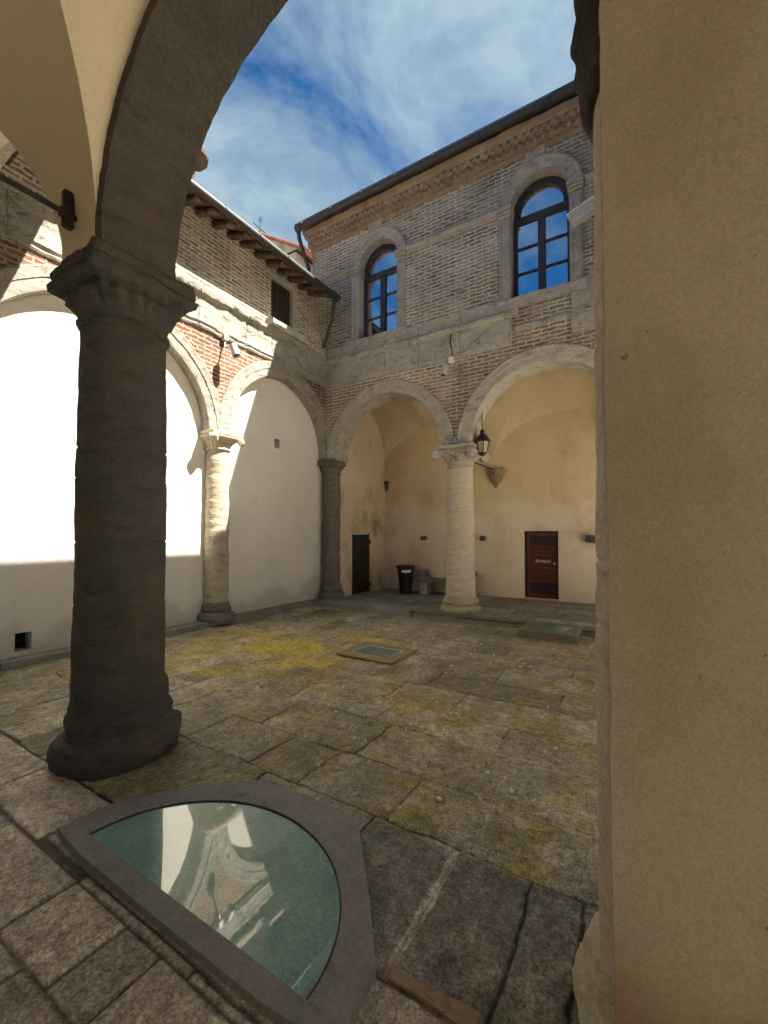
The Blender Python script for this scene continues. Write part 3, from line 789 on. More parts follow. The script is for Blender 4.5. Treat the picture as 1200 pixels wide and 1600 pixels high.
# eave: clay corbels, roof slab, gutter
mb = MB()
x_e, z_e = -5.90, 7.02
mb.add([(x_e, -2.6, z_e + 0.02), (x_e, 7.62, z_e + 0.02), (-10.2, 7.62, z_e + 1.95), (-10.2, -2.6, z_e + 1.95), (x_e, -2.6, z_e + 0.10), (x_e, 7.62, z_e + 0.10), (-10.2, 7.62, z_e + 2.05), (-10.2, -2.6, z_e + 2.05)],
       [(0,1,2,3),(4,5,6,7),(0,1,5,4),(1,2,6,5),(2,3,7,6),(3,0,4,7)])
mb.build('roof', M['tile_old'], lw)
eb = MB()
eb.bbox((-0.62, -0.065, -0.085), (-0.06, 0.065, 0.0), 0.02)
eb.v = [(x, y * (1.0 if x > -0.3 else 0.9), z - (0.045 if x < -0.3 else 0.0) + 0.45 * (-x)) for x, y, z in eb.v]
eb.add(*(lambda q: (q.v, q.f))(MB().bbox((-0.62, -0.165, 0.002), (-0.02, 0.165, 0.035), 0.008).mapv(lambda V: V + np.stack([V[:, 0] * 0, V[:, 0] * 0, -0.45 * V[:, 0]], 1))))
eb.jitter(0.03, 9, 5)
br0 = None
for k in range(32):
    y = -2.2 + k * 0.315
    if y > 7.55: break
    if br0 is None:
        br0 = MB(); br0.v = [(x + x_e + 0.0, q + y, z + z_e - 0.02) for x, q, z in eb.v]; br0.f = eb.f; br0.n = len(eb.v)
        br0 = br0.build('eave_corbel', M['tile_old'], lw); y0 = y
    else:
        o = br0.copy(); COL.objects.link(o); o.parent = lw; o.location = (random.uniform(-0.03, 0.02), y - y0 + random.uniform(-0.02, 0.02), random.uniform(-0.008, 0.008))
mb = MB()
mb.tube([(x_e + 0.04, -2.6, z_e + 0.03), (x_e + 0.04, 3.0, z_e + 0.03), (x_e + 0.04, 7.46, z_e + 0.01)], 0.062, 14)
for k in range(14): mb.tube([(x_e + 0.04, -2 + k * 0.72, z_e + 0.03), (x_e + 0.04, -1.98 + k * 0.72, z_e + 0.03)], 0.07, 14)
g = mb.build('gutter', M['gutter'], lw, smooth=40)
mb = MB(); mb.tube([(x_e + 0.04, 7.42, z_e + 0.01), (x_e + 0.04, 7.56, z_e + 0.0)], 0.085, 14); mb.build('gutter_end', M['gutter'], g, smooth=40)
mb = MB(); mb.tube([(x_e + 0.02, 7.45, z_e - 0.02), (x_e + 0.0, 7.45, z_e - 0.3), (x_e - 0.06, 7.48, z_e - 0.46), (-6.34, 7.70, z_e - 0.82), (-6.38, 7.72, z_e - 0.95)], 0.038, 10)
mb.build('downpipe', M['gutter'], lw, smooth=40)

# small chimney on the left roof and a tiled roof with a cross beyond it
ch = thing('chimney', (-8.6, 5.5, 8.2), 'grey chimney cap peeping above the left roof beside the near arch', 'chimney')
mb = MB(); mb.bbox((-8.75, 5.4, 7.9), (-8.45, 5.7, 10.12), 0.02); mb.build('stack', M['stone_dark'], ch)
mb = MB(); mb.lathe(rich([(0.2, 10.10), (0.46, 10.11), (0.48, 10.17), (0.42, 10.34), (0.33, 10.5), (0.2, 10.56), (0.05, 10.6)], 0.05), (-8.6, 5.55, 0), 24); mb.jitter(0.06, 6, 2); mb.build('cap', M['stone_dark'], ch, smooth=50)

# ================================================================== BACK WING
bw = thing('back_wing', (-3.0, BY, 0), 'tall grey brick wing with two arched windows over a two-arch loggia, facing the courtyard', 'building')
BS = 3.41
ARCH_B = [(-4.79, 1.34), (-1.51, 1.34)]
mb = MB()
us = [-6.9, -6.46, 0.3, 2.2]
for c, r in ARCH_B: us += arch_us(c, r + 0.1)
def zlB(u):
    for c, r in ARCH_B:
        if abs(u - c) < r + 0.1: return arch_z(c, r + 0.1, BS)(u)
    return BS
strip_wall(mb, frB, us, zlB, lambda u: 5.3, 0.0, -0.46)
mb.build('brick_spandrel', M['brick_pale'], bw)
WB = [(-4.98, 6.09), (-1.53, 6.02)]
WS, WR = 7.74, 0.515
mb = MB()
def piece(u0, u1, zl, zh, us=None): strip_wall(mb, frB, us or [u0, u1], zl if callable(zl) else (lambda u: zl), lambda u: zh, 0.0, -0.40)
piece(-6.88, WB[0][0] - WR, 5.3, 8.76); piece(WB[0][0] + WR, WB[1][0] - WR, 5.3, 8.76); piece(WB[1][0] + WR, 2.2, 5.3, 8.76)
for c, z in WB:
    piece(c - WR, c + WR, 5.3, z)
    piece(0, 0, arch_z(c, WR, WS), 8.76, arch_us(c, WR))
mb.build('brick_wall', M['brick_grey'], bw)
# dark interior behind the windows
mb = MB(); mb.box((-6.8, BY + 0.42, 5.32), (2.1, BY + 3.2, 8.7)); mb.build('interior', M['void'], bw)
RINGB = rich([(0.27, -0.05), (0.27, 0.03), (0.245, 0.05), (0.215, 0.045), (0.205, 0.028), (0.13, 0.025), (0.12, 0.012), (0.03, 0.01), (0.0, 0.0), (-0.01, -0.05), (-0.01, -0.46), (0.06, -0.46)], 0.03)
for i, (c, r) in enumerate(ARCH_B):
    arch_ring(frB, c, BS, r, r, RINGB, seed=160 + i * 9, amp=0.016, joints=11).build('arch_ring', M['stone'], bw, smooth=35)
# weathered stone bands under the windows
BANDB = rich([(-0.05, 5.14), (0.02, 5.14), (0.035, 5.2), (0.025, 5.45), (0.035, 5.62), (0.03, 5.67), (0.09, 5.70), (0.10, 5.75), (0.05, 5.79), (0.035, 5.86), (0.035, 6.0), (0.05, 6.04), (-0.05, 6.07)], 0.03)
mb = MB(); sweep(mb, frB, AX + 0.02, -2.02, BANDB, 0.02, 0.035, 5, 177, 0.8)
mb.build('stone_band', M['stone'], bw, smooth=40)
mb = MB()
for u0, u1, z0, z1, d in ((-2.32, -1.9, 5.72, 5.98, 0.05), (-1.0, -0.72, 5.55, 6.02, 0.06), (-1.0, 2.0, 5.12, 5.5, 0.03), (-1.95, -1.0, 5.40, 5.47, 0.05), (-0.72, 2.0, 5.5, 6.2, 0.025)):
    k = MB(); sweep(k, frB, u0, u1, rich([(-0.05, z0), (d, z0), (d, z1), (-0.05, z1)], 0.03), 0.04, 0.02, 4, int(z0 * 100)); mb.add(k.v, k.f)
mb.build('stone_block', M['stone'], bw, smooth=40)
COURSE = rich([(-0.03, 7.64), (0.03, 7.64), (0.04, 7.67), (0.03, 7.69), (0.06, 7.71), (0.09, 7.74), (0.09, 7.77), (-0.03, 7.79)], 0.02)
for u0, u1 in ((-6.6, WB[0][0] - 0.76), (WB[0][0] + 0.76, WB[1][0] - 0.76), (WB[1][0] + 0.76, 2.0)): sweep(MB(), frB, u0, u1, COURSE, 0.05, 0.012, 4, 5).build('string_course', M['stone'], bw, smooth=40)
def arch_window(c, zb, seed):
    w = MB()
    # timber frame: jambs, transom, mullion and arched head, as one sub-assembly
    o = -0.22
    t = 0.075
    def bar(u0, u1, z0, z1, d0=o, d1=o - 0.07): w.bbox((u0, BY - d0, z0), (u1, BY - d1, z1), 0.006)
    bar(c - WR, c - WR + t, zb, WS - 0.01); bar(c + WR - t, c + WR, zb, WS - 0.01)
    bar(c - WR + t, c + WR - t, zb + 0.0, zb + 0.09); bar(c - WR + t, c + WR - t, 7.55, 7.66, o + 0.012)
    bar(c - 0.062, c + 0.062, zb + 0.09, 7.55, o + 0.014)
    hh = (7.55 - zb - 0.09)
    for s in (0, 1):
        a = c - WR + t if s == 0 else c + 0.062; b = c - 0.062 if s == 0 else c + WR - t
        for k in (1, 2): bar(a, b, zb + 0.09 + hh * k / 3 - 0.016, zb + 0.09 + hh * k / 3 + 0.016, o - 0.01, o - 0.05)
    q = arch_ring(frB, c, WS - 0.04, WR - 0.13, WR - 0.09, [(0.0, o), (0.13, o), (0.13, o - 0.07), (0.0, o - 0.07), (0.0, o)], 40, 0.0, 1, 0, 1)
    w.add(q.v, q.f)
    wf = w.build('window', M['wood_frame'], bw)
    # panes
    g = MB(); d = o - 0.045
    g.add([frB(c - WR + 0.02, d, zb + 0.02), frB(c + WR - 0.02, d, zb + 0.02), frB(c + WR - 0.02, d, 7.6), frB(c - WR + 0.02, d, 7.6)], [(0, 1, 2, 3)])
    pts = [frB(c - (WR - 0.01) * math.cos(k * math.pi / 24), d, WS - 0.04 + (WR - 0.01) * math.sin(k * math.pi / 24)) for k in range(25)]
    g.add([frB(c - WR + 0.01, d, 7.6)] + pts + [frB(c + WR - 0.01, d, 7.6)], [tuple(range(27))])
    g.build('pane', M['glass_window'], wf)
    # stone surround with pilasters, imposts and archivolt
    s = arch_ring(frB, c, WS, WR, WR, rich([(0.225, -0.05), (0.225, 0.04), (0.19, 0.055), (0.16, 0.04), (0.15, 0.025), (0.08, 0.022), (0.07, 0.01), (0.0, 0.004), (-0.006, -0.03), (-0.006, -0.21), (0.03, -0.21)], 0.03), 60, 0.008, 5, seed, 7)
    for sg in (-1, 1):
        u0, u1 = sorted((c + sg * (WR - 0.006), c + sg * (WR + 0.205)))
        k = MB()
        k.bbox((u0, BY - 0.03, zb + 0.005), (u1, BY + 0.21, 7.58), 0.012)
        k.bbox((u0 + 0.03, BY - 0.046, zb + 0.07), (u0 + 0.06, BY - 0.02, 7.5), 0.006); k.bbox((u1 - 0.06, BY - 0.046, zb + 0.07), (u1 - 0.03, BY - 0.02, 7.5), 0.006)
        for z0, z1, e in ((7.58, 7.64, 0.05), (7.645, 7.70, 0.07), (7.705, 7.78, 0.10)): k.bbox((u0 - e * 0.35, BY - e, z0), (u1 + e * 0.35, BY + 0.21, z1), 0.012)
        k.jitter(0.008, 6, seed); s.add(k.v, k.f)
    s.build('window_surround', M['stone'], wf, smooth=35)
    k = MB(); k.bbox((c - 0.23, BY - 0.035, 8.46), (c + 0.13, BY + 0.05, 8.80), 0.02); k.jitter(0.02, 6, seed + 4); k.build('keystone', M['stone'], wf)
    k = MB(); sweep(k, frB, c - WR - 0.24, c + WR + 0.26, rich([(-0.2, zb - 0.2), (0.06, zb - 0.2), (0.075, zb - 0.02), (0.02, zb + 0.004), (-0.23, zb + 0.008)], 0.03), 0.04, 0.02, 5, seed + 2)
    k.build('window_sill', M['stone'], wf, smooth=40)
arch_window(*WB[0], 201)
arch_window(*WB[1], 211)
# cornice of stepped and saw-tooth brick, gutter, roof
mb = MB()
sweep(mb, frB, -6.92, 2.2, [(-0.05, 8.60), (0.02, 8.60), (0.03, 8.665), (0.05, 8.67), (0.05, 8.73), (0.14, 8.735), (0.14, 8.82), (0.27, 8.825), (0.28, 8.88), (0.33, 8.885), (0.34, 8.94), (-0.05, 8.96)], 0.05, 0.02, 5, 9)
cn = mb.build('cornice', M['cornice'], bw, smooth=30)
mb = MB()
for k in range(64):
    u = -6.85 + k * 0.14
    if u > 2.1: break
    q = MB(); q.bbox((-0.05, -0.06, 0.01), (0.05, 0.03, 0.075), 0.008); q.xform(Matrix.Translation((u + 0.07, BY - 0.17, 8.735 + random.uniform(-.008, .008)))); mb.add(q.v, q.f)
    q = MB(); q.bbox((-0.04, -0.05, 0), (0.04, 0.05, 0.07), 0.008); q.xform(Matrix.Translation((u + 0.02, BY - 0.205, 8.76 + random.uniform(-.01, .01)))); mb.add(q.v, q.f)
    q = MB(); q.bbox((-0.062, -0.062, 0), (0.062, 0.062, 0.065), 0.008); q.xform(Matrix.Translation((u, BY - 0.10, 8.668)) @ Matrix.Rotation(R(45 + random.uniform(-6, 6)), 4, 'Z')); mb.add(q.v, q.f)
mb.jitter(0.015, 12, 3)
mb.build('dentils', M['cornice'], cn)
mb = MB(); mb.tube([(-7.0, 7.40, 8.97), (-2.0, 7.40, 8.985), (2.2, 7.40, 9.0)], 0.082, 16)
for k in range(11): mb.tube([(-6.8 + k * 0.85, 7.40, 8.976), (-6.77 + k * 0.85, 7.40, 8.976)], 0.089, 16); mb.tube([(-6.8 + k * 0.85, 7.40, 9.07), (-6.8 + k * 0.85, 7.40, 9.13)], 0.01, 6)
mb.build('gutter', M['gutter'], bw, smooth=40)
mb = MB(); mb.tube([(-6.93, 7.40, 8.92), (-6.93, 7.42, 8.75), (-6.95, 7.62, 8.45), (-6.94, 7.78, 8.2), (-6.94, 7.79, 7.2)], 0.05, 10); mb.build('downpipe', M['gutter'], bw, smooth=40)
mb = MB()
mb.add([(-7.05, 7.38, 9.02), (2.3, 7.38, 9.02), (2.3, 14, 10.7), (-7.05, 14, 10.7), (-7.05, 7.38, 9.1), (2.3, 7.38, 9.1), (2.3, 14, 10.8), (-7.05, 14, 10.8)], [(0,1,2,3),(4,5,6,7),(0,1,5,4),(1,2,6,5),(2,3,7,6),(3,0,4,7)])
mb.build('roof', M['tile_old'], bw)
mb = MB(); mb.box((-6.90, BY + 0.45, 6.9), (-6.60, 13.9, 9.0)); mb.box((-6.9, 13.6, 0), (2.2, 13.9, 9.0)); mb.build('rear_wall', M['brick_grey'], bw)
# loggia: plaster walls, vault, doors
mb = MB()
DR = (-2.41, -1.65, 0.165, 1.73)
panel_holes(mb, lambda u, d, z: (u, 10.3 - d, z), -6.25, 2.2, 0.02, 5.3, [(*DR, 0.12)])
mb.build('plaster_wall', M['plaster_ochre'], bw)
mb = MB(); DL = (8.66, 9.46, 0.135, 1.66)
panel_holes(mb, lambda u, d, z: (-6.25 + d, u, z), 7.9, 10.32, 0.02, 5.3, [(*DL, 0.12)])
mb.build('plaster_wall', M['plaster_side'], bw)
mb = MB(); mb.box((0.262, 7.9, 3.5), (0.46, 10.4, 8.6)); mb.box((0.262, 7.9, 0.0), (0.46, 8.25, 3.498)); mb.box((0.262, 10.0, 0.0), (0.46, 10.4, 3.498)); mb.build('plaster_wall', M['plaster_ochre'], bw)  # opening added in the unseen end wall to let bounced light in
mb = MB()
for c in (-4.79, -1.51): vault(mb, c, 1.64, 9.27, 1.05, BS + 0.02, 3.27, 4.98, 1.38, 1.20, 1.60)
mb.v = [(max(x, -6.24) if x < -6.1 else x, y, z) for x, y, z in mb.v]
mb.jitter(0.012, 1.5, 3)
mb.build('vault', M['plaster_back_vault'], bw, smooth=25)
# soffit between the arch wall and the vault's front edge is closed by the thickness of the arches
mb = MB(); mb.lathe(rich([(0.02, 2.80), (0.045, 2.84), (0.05, 2.9), (0.13, 2.95), (0.17, 3.08), (0.20, 3.1), (0.225, 3.2), (0.235, 3.21), (0.235, 3.27)], 0.02), (-3.07, 10.28, 0), 40)
mb.v = [(x + (0.0 if z > 3.2 else 0.012 * math.cos(14 * math.atan2(y - 10.28, x + 3.07))), min(y, 10.31), z) for x, y, z in mb.v]
mb.jitter(0.01, 8, 4); mb.build('vault_corbel', M['stone_corbel'], bw, smooth=40)
mb = MB(); mb.lathe(rich([(0.01, 2.86), (0.035, 2.92), (0.06, 3.0), (0.07, 3.12), (0.07, 3.16)], 0.03), (-6.19, 10.25, 0), 16); mb.build('corner_corbel', M['stone_dark'], bw, smooth=40)
mb = MB(); mb.tube([(-3.12, 8.3, 3.22), (-3.07, 10.28, 3.22)], 0.017, 8); mb.build('tie_rod', M['iron'], bw)
# red door with old lettering
dr = MB().box((DR[0], 10.37, DR[2]), (DR[1], 10.40, DR[3])).build('door', M['wood_dark'], bw)
dr['label'] = 'dark red door with white script lettering'
mb = MB()
for k in range(9): mb.bbox((DR[0] + 0.13, 10.345, DR[2] + 0.36 + k * 0.098), (DR[1] - 0.05, 10.372, DR[2] + 0.452 + k * 0.098), 0.006)
mb.build('door_boards', M['wood_red'], dr)
mb = MB()
for u0, u1, z0, z1 in ((DR[0] + 0.06, DR[0] + 0.125, DR[2] + 0.02, DR[3] - 0.02), (DR[1] - 0.045, DR[1] - 0.005, DR[2] + 0.02, DR[3] - 0.02), (DR[0] + 0.13, DR[1] - 0.05, DR[3] - 0.12, DR[3] - 0.03), (DR[0] + 0.13, DR[1] - 0.05, DR[2] + 0.02, DR[2] + 0.1)):
    mb.bbox((u0, 10.34, z0), (u1, 10.372, z1), 0.006)
mb.build('door_frame', M['wood_red'], dr)
for z0, z1 in ((DR[3] - 0.33, DR[3] - 0.125), (DR[2] + 0.105, DR[2] + 0.35)): MB().bbox((DR[0] + 0.13, 10.35, z0), (DR[1] - 0.05, 10.372, z1), 0.006).build('door_panel', M['black'], dr)
mb = MB(); mb.lathe([(0.004, 0.0), (0.022, 0.005), (0.028, 0.025), (0.018, 0.04), (0.004, 0.044)], n=14); mb.xform(Matrix.Translation((DR[1] - 0.09, 10.345, 0.98)) @ Matrix.Rotation(R(90), 4, 'X')); mb.build('door_handle', M['lamp_grey'], dr, smooth=40)
mb = MB(); mb.bbox((DR[0] - 0.03, 10.26, 0.125), (DR[1] + 0.03, 10.36, DR[2] + 0.004), 0.008); mb.build('threshold', M['stone_pale'], dr)
def lettering(body, size, loc, rot, mat, parent, shear=0.0, name='lettering', width=None):
    cu = bpy.data.curves.new('t', 'FONT'); cu.body = body; cu.size = size; cu.extrude = 0.002; cu.shear = shear; cu.align_x = 'CENTER'; cu.align_y = 'CENTER'
    to = bpy.data.objects.new('t', cu); COL.objects.link(to)
    bpy.context.view_layer.update()
    me = bpy.data.meshes.new_from_object(to.evaluated_get(bpy.context.evaluated_depsgraph_get()))
    bpy.data.objects.remove(to); bpy.data.curves.remove(cu)
    m = MB(); m.add([v.co for v in me.vertices], [list(p.vertices) for p in me.polygons]); bpy.data.meshes.remove(me)
    if width:
        V = np.array(m.v); k = width / (V[:, 0].max() - V[:, 0].min()); V[:, :2] *= k; m.v = V.tolist()
    m.xform(Matrix.Translation(loc) @ rot)
    return m.build(name, mat, parent)
lettering('Etrusque', 0.12, (-2.0, 10.341, 1.03), Matrix.Rotation(R(90), 4, 'X'), M['white'], dr, 0.35, 'lettering', 0.33)
# dark plain door in the side wall
dl = MB().bbox((-6.31, DL[0] + 0.005, DL[2]), (-6.25, DL[1] - 0.005, DL[3] - 0.005), 0.008).build('door', M['black'], bw)
dl['label'] = 'plain black metal door in the stained side wall'
for z in (0.32, 1.45): MB().tube([(-6.235, DL[1] + 0.01, z - 0.05), (-6.235, DL[1] + 0.01, z + 0.05)], 0.02, 8).build('hinge', M['black'], dl)

# freestanding column of the back loggia
mc = thing('stone_column', (-3.15, 8.10, 0.13), 'pale round stone column between the two arches of the back loggia', 'column')
column_shaft((-3.15, 8.10, 0), 0.40, 3.0, 0.298, 0.252, 301, 64, 90, 0.004, 6, 12).build('shaft', M['stone_pale'], mc, smooth=50)
lathe_rough((-3.15, 8.10, 0), [(0.40, 0.09), (0.42, 0.17), (0.40, 0.22), (0.33, 0.26), (0.36, 0.30), (0.34, 0.36), (0.30, 0.42)], 303, 0.03, 8, 56).build('base', M['stone_moss'], mc, smooth=50)
capital((-3.15, 8.10, 0), 2.97, 3.42, 0.25, 0.40, 305, 0.012, 8, 36, 0.016, 0.10).build('capital', M['stone'], mc, smooth=45)

# ================================================================== NEAR WING (the loggia the camera stands in)
nw = thing('near_wing', (-1.6, 1.2, 0), 'shaded vaulted plaster loggia in the foreground with a dark arch and brown pier', 'building')
CS = 3.625
AR = (-1.62, 1.43)          # right arch: centre, radius
AL = (-5.50, 1.90)            # left arch
mb = MB()
us = [-3.66, 0.6, 2.9] + arch_us(AR[0], AR[1] + 0.05)
strip_wall(mb, frC, us, arch_z(AR[0], AR[1] + 0.05, CS), lambda u: 6.1, -0.006, -(CY1 - CY0) + 0.006)
us = [-7.42, -3.58] + arch_us(AL[0], AL[1] + 0.03)
strip_wall(mb, frCi, us, arch_z(AL[0], AL[1] + 0.03, CS), lambda u: 6.1, -0.006, -0.22)
mb.build('arch_wall', M['plaster_vault'], nw)
RINGC = rich([(0.34, 0.0), (0.32, 0.015), (0.10, 0.01), (0.0, 0.0), (-0.0, -0.25), (0.0, -0.53), (0.05, -0.545), (0.06, -0.50)], 0.035)
arch_ring(frC, AR[0], CS, AR[1], AR[1], RINGC, 260, 0.011, 7.5, 401, 13, gap=0.008).build('arch_ring', M['stone_dark'], nw, smooth=35)
arch_ring(frCi, AL[0], CS, AL[1], AL[1], [(0.3, -0.23), (0.0, -0.23), (0.0, -0.003), (0.06, -0.003)], 120, 0.01, 3.2, 411, 13).build('arch_ring', M['stone_warm'], nw, smooth=35)
# vault: two groined bays and the strip over the column
yc, b = -0.14, 1.51
mb = MB()
vault(mb, -1.61, 1.49, yc, b, CS, CS, CS + 1.55, 1.52, 1.52, 1.55, 49, 12)
vault(mb, -5.06, 1.46, yc, b, CS, CS, CS + 1.55, 1.52, 1.52, 1.55, 49, 12)
T = np.linspace(0, math.pi, 48)
mb.grid(np.array([[(x, yc + b * math.cos(t), CS + 1.55 * math.sin(t)) for x in (-3.6, -3.1)] for t in T]))
mb.grid(np.array([[(x, yc + b * math.cos(t), CS + 1.55 * math.sin(t)) for x in (-0.12, 3.0)] for t in T]))
mb.jitter(0.008, 1.6, 13)
mb.build('vault', M['plaster_vault'], nw, smooth=25)
# enclosing walls behind and beside the viewer, with an unseen opening added behind for fill light
mb = MB()
panel_holes(mb, lambda u, d, z: (u, -1.65 + d, z), -6.66, 3.0, 0.0, 5.4, [(-5.0, -3.4, 0.0, 2.6, 0.5)])
mb.box((3.0, -1.65, 4.52), (3.1, 1.4, 5.4))
mb.build('plaster_wall', M['plaster_vault'], nw)
# brown plaster pier at the right edge of the view
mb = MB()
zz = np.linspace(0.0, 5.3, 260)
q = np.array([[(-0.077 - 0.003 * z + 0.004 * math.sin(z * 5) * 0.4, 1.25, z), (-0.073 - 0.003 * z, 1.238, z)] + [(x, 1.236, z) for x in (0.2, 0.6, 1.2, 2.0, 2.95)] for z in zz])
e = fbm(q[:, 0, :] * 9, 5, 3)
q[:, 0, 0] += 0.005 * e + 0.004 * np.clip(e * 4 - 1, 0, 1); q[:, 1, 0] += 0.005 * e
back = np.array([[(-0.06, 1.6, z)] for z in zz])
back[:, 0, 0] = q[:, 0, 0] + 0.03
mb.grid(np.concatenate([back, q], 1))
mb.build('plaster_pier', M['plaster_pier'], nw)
# half column that the pier hides, with a worn bracket capital
hx, hy = 0.16, 1.74
hc = column_shaft((hx, hy, 0), 0.19, 3.22, 0.312, 0.296, 421, 90, 240, 0.006, 6, 14).build('half_column', M['stone_pale'], nw, smooth=50)
lathe_rough((hx, hy, 0), [(0.375, -0.05), (0.39, 0.02), (0.38, 0.06), (0.35, 0.09), (0.36, 0.12), (0.35, 0.16), (0.31, 0.21)], 423, 0.035, 9, 90, step=0.010).build('base', M['stone_lichen'], hc, smooth=50)
capital((hx, hy, 0), 3.2, 3.63, 0.30, 0.325, 425, 0.03, 7, 18, 0.004).build('capital', M['stone_dark'], hc, smooth=45)
# iron tie across the loggia with its anchor bar
mb = MB(); mb.tube([(-3.36, 1.36, 3.86), (-3.36, -1.64, 3.86)], 0.021, 10); tr = mb.build('tie_rod', M['iron'], nw)
mb = MB(); mb.bbox((-3.39, 1.27, 3.76), (-3.33, 1.335, 4.02), 0.012); mb.bbox((-3.395, 1.25, 3.83), (-3.325, 1.29, 3.89), 0.01); mb.build('anchor_bar', M['iron'], tr)
# low roof with an eave towards the courtyard
mb = MB()
mb.add([(-6.6, 2.47, 6.36), (0.4, 2.47, 6.36), (0.4, -3.2, 7.9), (-6.6, -3.2, 7.9), (-6.6, 2.47, 6.44), (0.4, 2.47, 6.44), (0.4, -3.2, 8.0), (-6.6, -3.2, 8.0)], [(0,1,2,3),(4,5,6,7),(0,1,5,4),(1,2,6,5),(2,3,7,6),(3,0,4,7)])
mb.box((-6.6, 1.4, 6.08), (0.4, 1.88, 6.5)); mb.box((-6.64, -2.1, 5.3), (3.1, -1.6, 7.4))
mb.build('roof', M['tile_old'], nw)

# the big near column
nc = thing('stone_column', (-3.42, 1.72, 0), 'thick dark weathered stone column in the left foreground carrying the near arch', 'column')
NX, NY = -3.42, 1.72
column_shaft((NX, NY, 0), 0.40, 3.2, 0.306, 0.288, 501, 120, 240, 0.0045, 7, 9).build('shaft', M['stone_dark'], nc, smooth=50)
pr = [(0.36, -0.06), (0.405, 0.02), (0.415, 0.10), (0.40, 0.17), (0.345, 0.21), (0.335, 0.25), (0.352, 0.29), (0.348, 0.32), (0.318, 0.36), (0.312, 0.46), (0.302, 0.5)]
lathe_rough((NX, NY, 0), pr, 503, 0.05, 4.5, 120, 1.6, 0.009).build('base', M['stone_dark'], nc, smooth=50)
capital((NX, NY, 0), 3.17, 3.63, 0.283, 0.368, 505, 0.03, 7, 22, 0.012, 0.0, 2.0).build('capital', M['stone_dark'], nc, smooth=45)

# ================================================================== RIGHT WING (shades the courtyard; hidden behind the pier; open passage added for bounced light)
FILL_OPENINGS = [(-1.0, 0.9), (1.6, 4.6), (4.85, 7.9), (8.15, 11.2)]  # unseen openings, added to let the sun in as fill light
rw = thing('right_wing', (0.3, 5.0, 0), 'tall plain plaster wing closing the right side of the courtyard behind the pier, with unseen openings added for fill light', 'building')
def pier_wall(mb, x0, x1, y0, y1, openings, zo, ztop):
    """wall along y with flat-headed openings"""
    mb.box((x0, y0, zo), (x1, y1, ztop))
    yy = y0
    for a, b in openings:
        if a > yy: mb.box((x0, yy, 0.0), (x1, a, zo - 0.002))
        yy = b
    if yy < y1: mb.box((x0, yy, 0.0), (x1, y1, zo - 0.002))
mb = MB(); pier_wall(mb, 0.47, 0.80, 2.03, 7.86, [(2.3, 4.8), (5.1, 7.6)], 4.25, 9.9); mb.build('courtyard_wall', M['plaster_hall'], rw)  # ground-floor openings added to pass bounced light on to the court
mb = MB(); pier_wall(mb, 3.30, 3.60, -4.0, 22.0, FILL_OPENINGS, 4.25, 9.9); mb.build('fill_opening_wall', M['plaster_hall'], rw)  # outer openings added so the sun reaches the passage floor
mb = MB(); mb.box((20.0, -20, -0.05), (20.4, 40, 4.2)); mb.build('boundary_wall', M['brick_pale'], rw)
mb = MB(); mb.box((0.81, 1.98, 4.5), (3.3, 10.3, 4.7)); mb.box((3.0, -1.6, 4.5), (3.3, 1.97, 4.7)); mb.build('fill_passage_ceiling', M['plaster_hall'], rw)  # unseen ceiling of the passage added for bounced light
mb = MB()
mb.add([(-0.36, -4.0, 10.2), (-0.36, 22.0, 10.2), (5.5, 22.0, 12.0), (5.5, -4.0, 12.0), (-0.36, -4.0, 10.28), (-0.36, 22.0, 10.28), (5.5, 22.0, 12.1), (5.5, -4.0, 12.1)], [(0,1,2,3),(4,5,6,7),(0,1,5,4),(1,2,6,5),(2,3,7,6),(3,0,4,7)])
mb.box((0.48, -4, 9.88), (3.6, 22, 10.3))
mb.build('roof', M['tile_old'], rw)

# ================================================================== FURNITURE AND FITTINGS
def spotlight(base, head, axis, label, out, wire, cable=False):
    t = thing('spotlight', base, label, 'spotlight', 'spotlights over the arcades')
    b = Vector(base); h = Vector(head); a = Vector(axis).normalized()
    k = MB(); k.bbox((b.x - 0.045, b.y - 0.045, b.z - 0.06), (b.x + 0.045, b.y + 0.045, b.z + 0.06), 0.008); k.build('junction_box', M['white'], t)
    k = MB(); k.tube([b + Vector((0, 0, -0.05)), b + Vector(wire), h - a * 0.02 + (b - h) * 0.25, h], 0.014, 8); k.build('bracket', M['lamp_grey'], t, smooth=40)
    k = MB(); k.lathe(rich([(0.03, -0.115), (0.062, -0.10), (0.068, -0.06), (0.068, 0.09), (0.074, 0.092), (0.074, 0.115), (0.06, 0.118), (0.055, 0.10)], 0.03), n=24)
    k.xform(Matrix.Translation(h) @ a.to_track_quat('Z', 'Y').to_matrix().to_4x4()); hd = k.build('lamp_head', M['lamp_grey'], t, smooth=40)
    k = MB(); k.lathe([(0.001, 0.10), (0.056, 0.10)], n=20); k.xform(Matrix.Translation(h) @ a.to_track_quat('Z', 'Y').to_matrix().to_4x4()); k.build('lens', M['black'], hd)
    if cable:
        k = MB(); k.tube([(b.x + 0.01, b.y + 0.03, b.z + 0.05), (b.x + 0.015, b.y + 0.02, b.z + 0.2), (b.x - 0.01, b.y - 0.03, b.z + 0.34), (b.x + 0.01, b.y - 0.02, b.z + 0.52)], 0.012, 6); k.build('cable', M['black'], t)
    return t
spotlight((AX + 0.05, 4.95, 5.22), (-6.15, 4.95, 4.93), (0.35, 0.12, -1), 'grey spotlight on a bent arm in sunshine, on red brick between the blind arches', 1, (0.02, -0.02, -0.2))
spotlight((-3.21, BY - 0.05, 5.12), (-3.27, BY - 0.26, 4.86), (-0.1, -0.25, -1), 'grey spotlight in shade above the pale column of the back loggia', 1, (0.0, -0.05, -0.12), True)

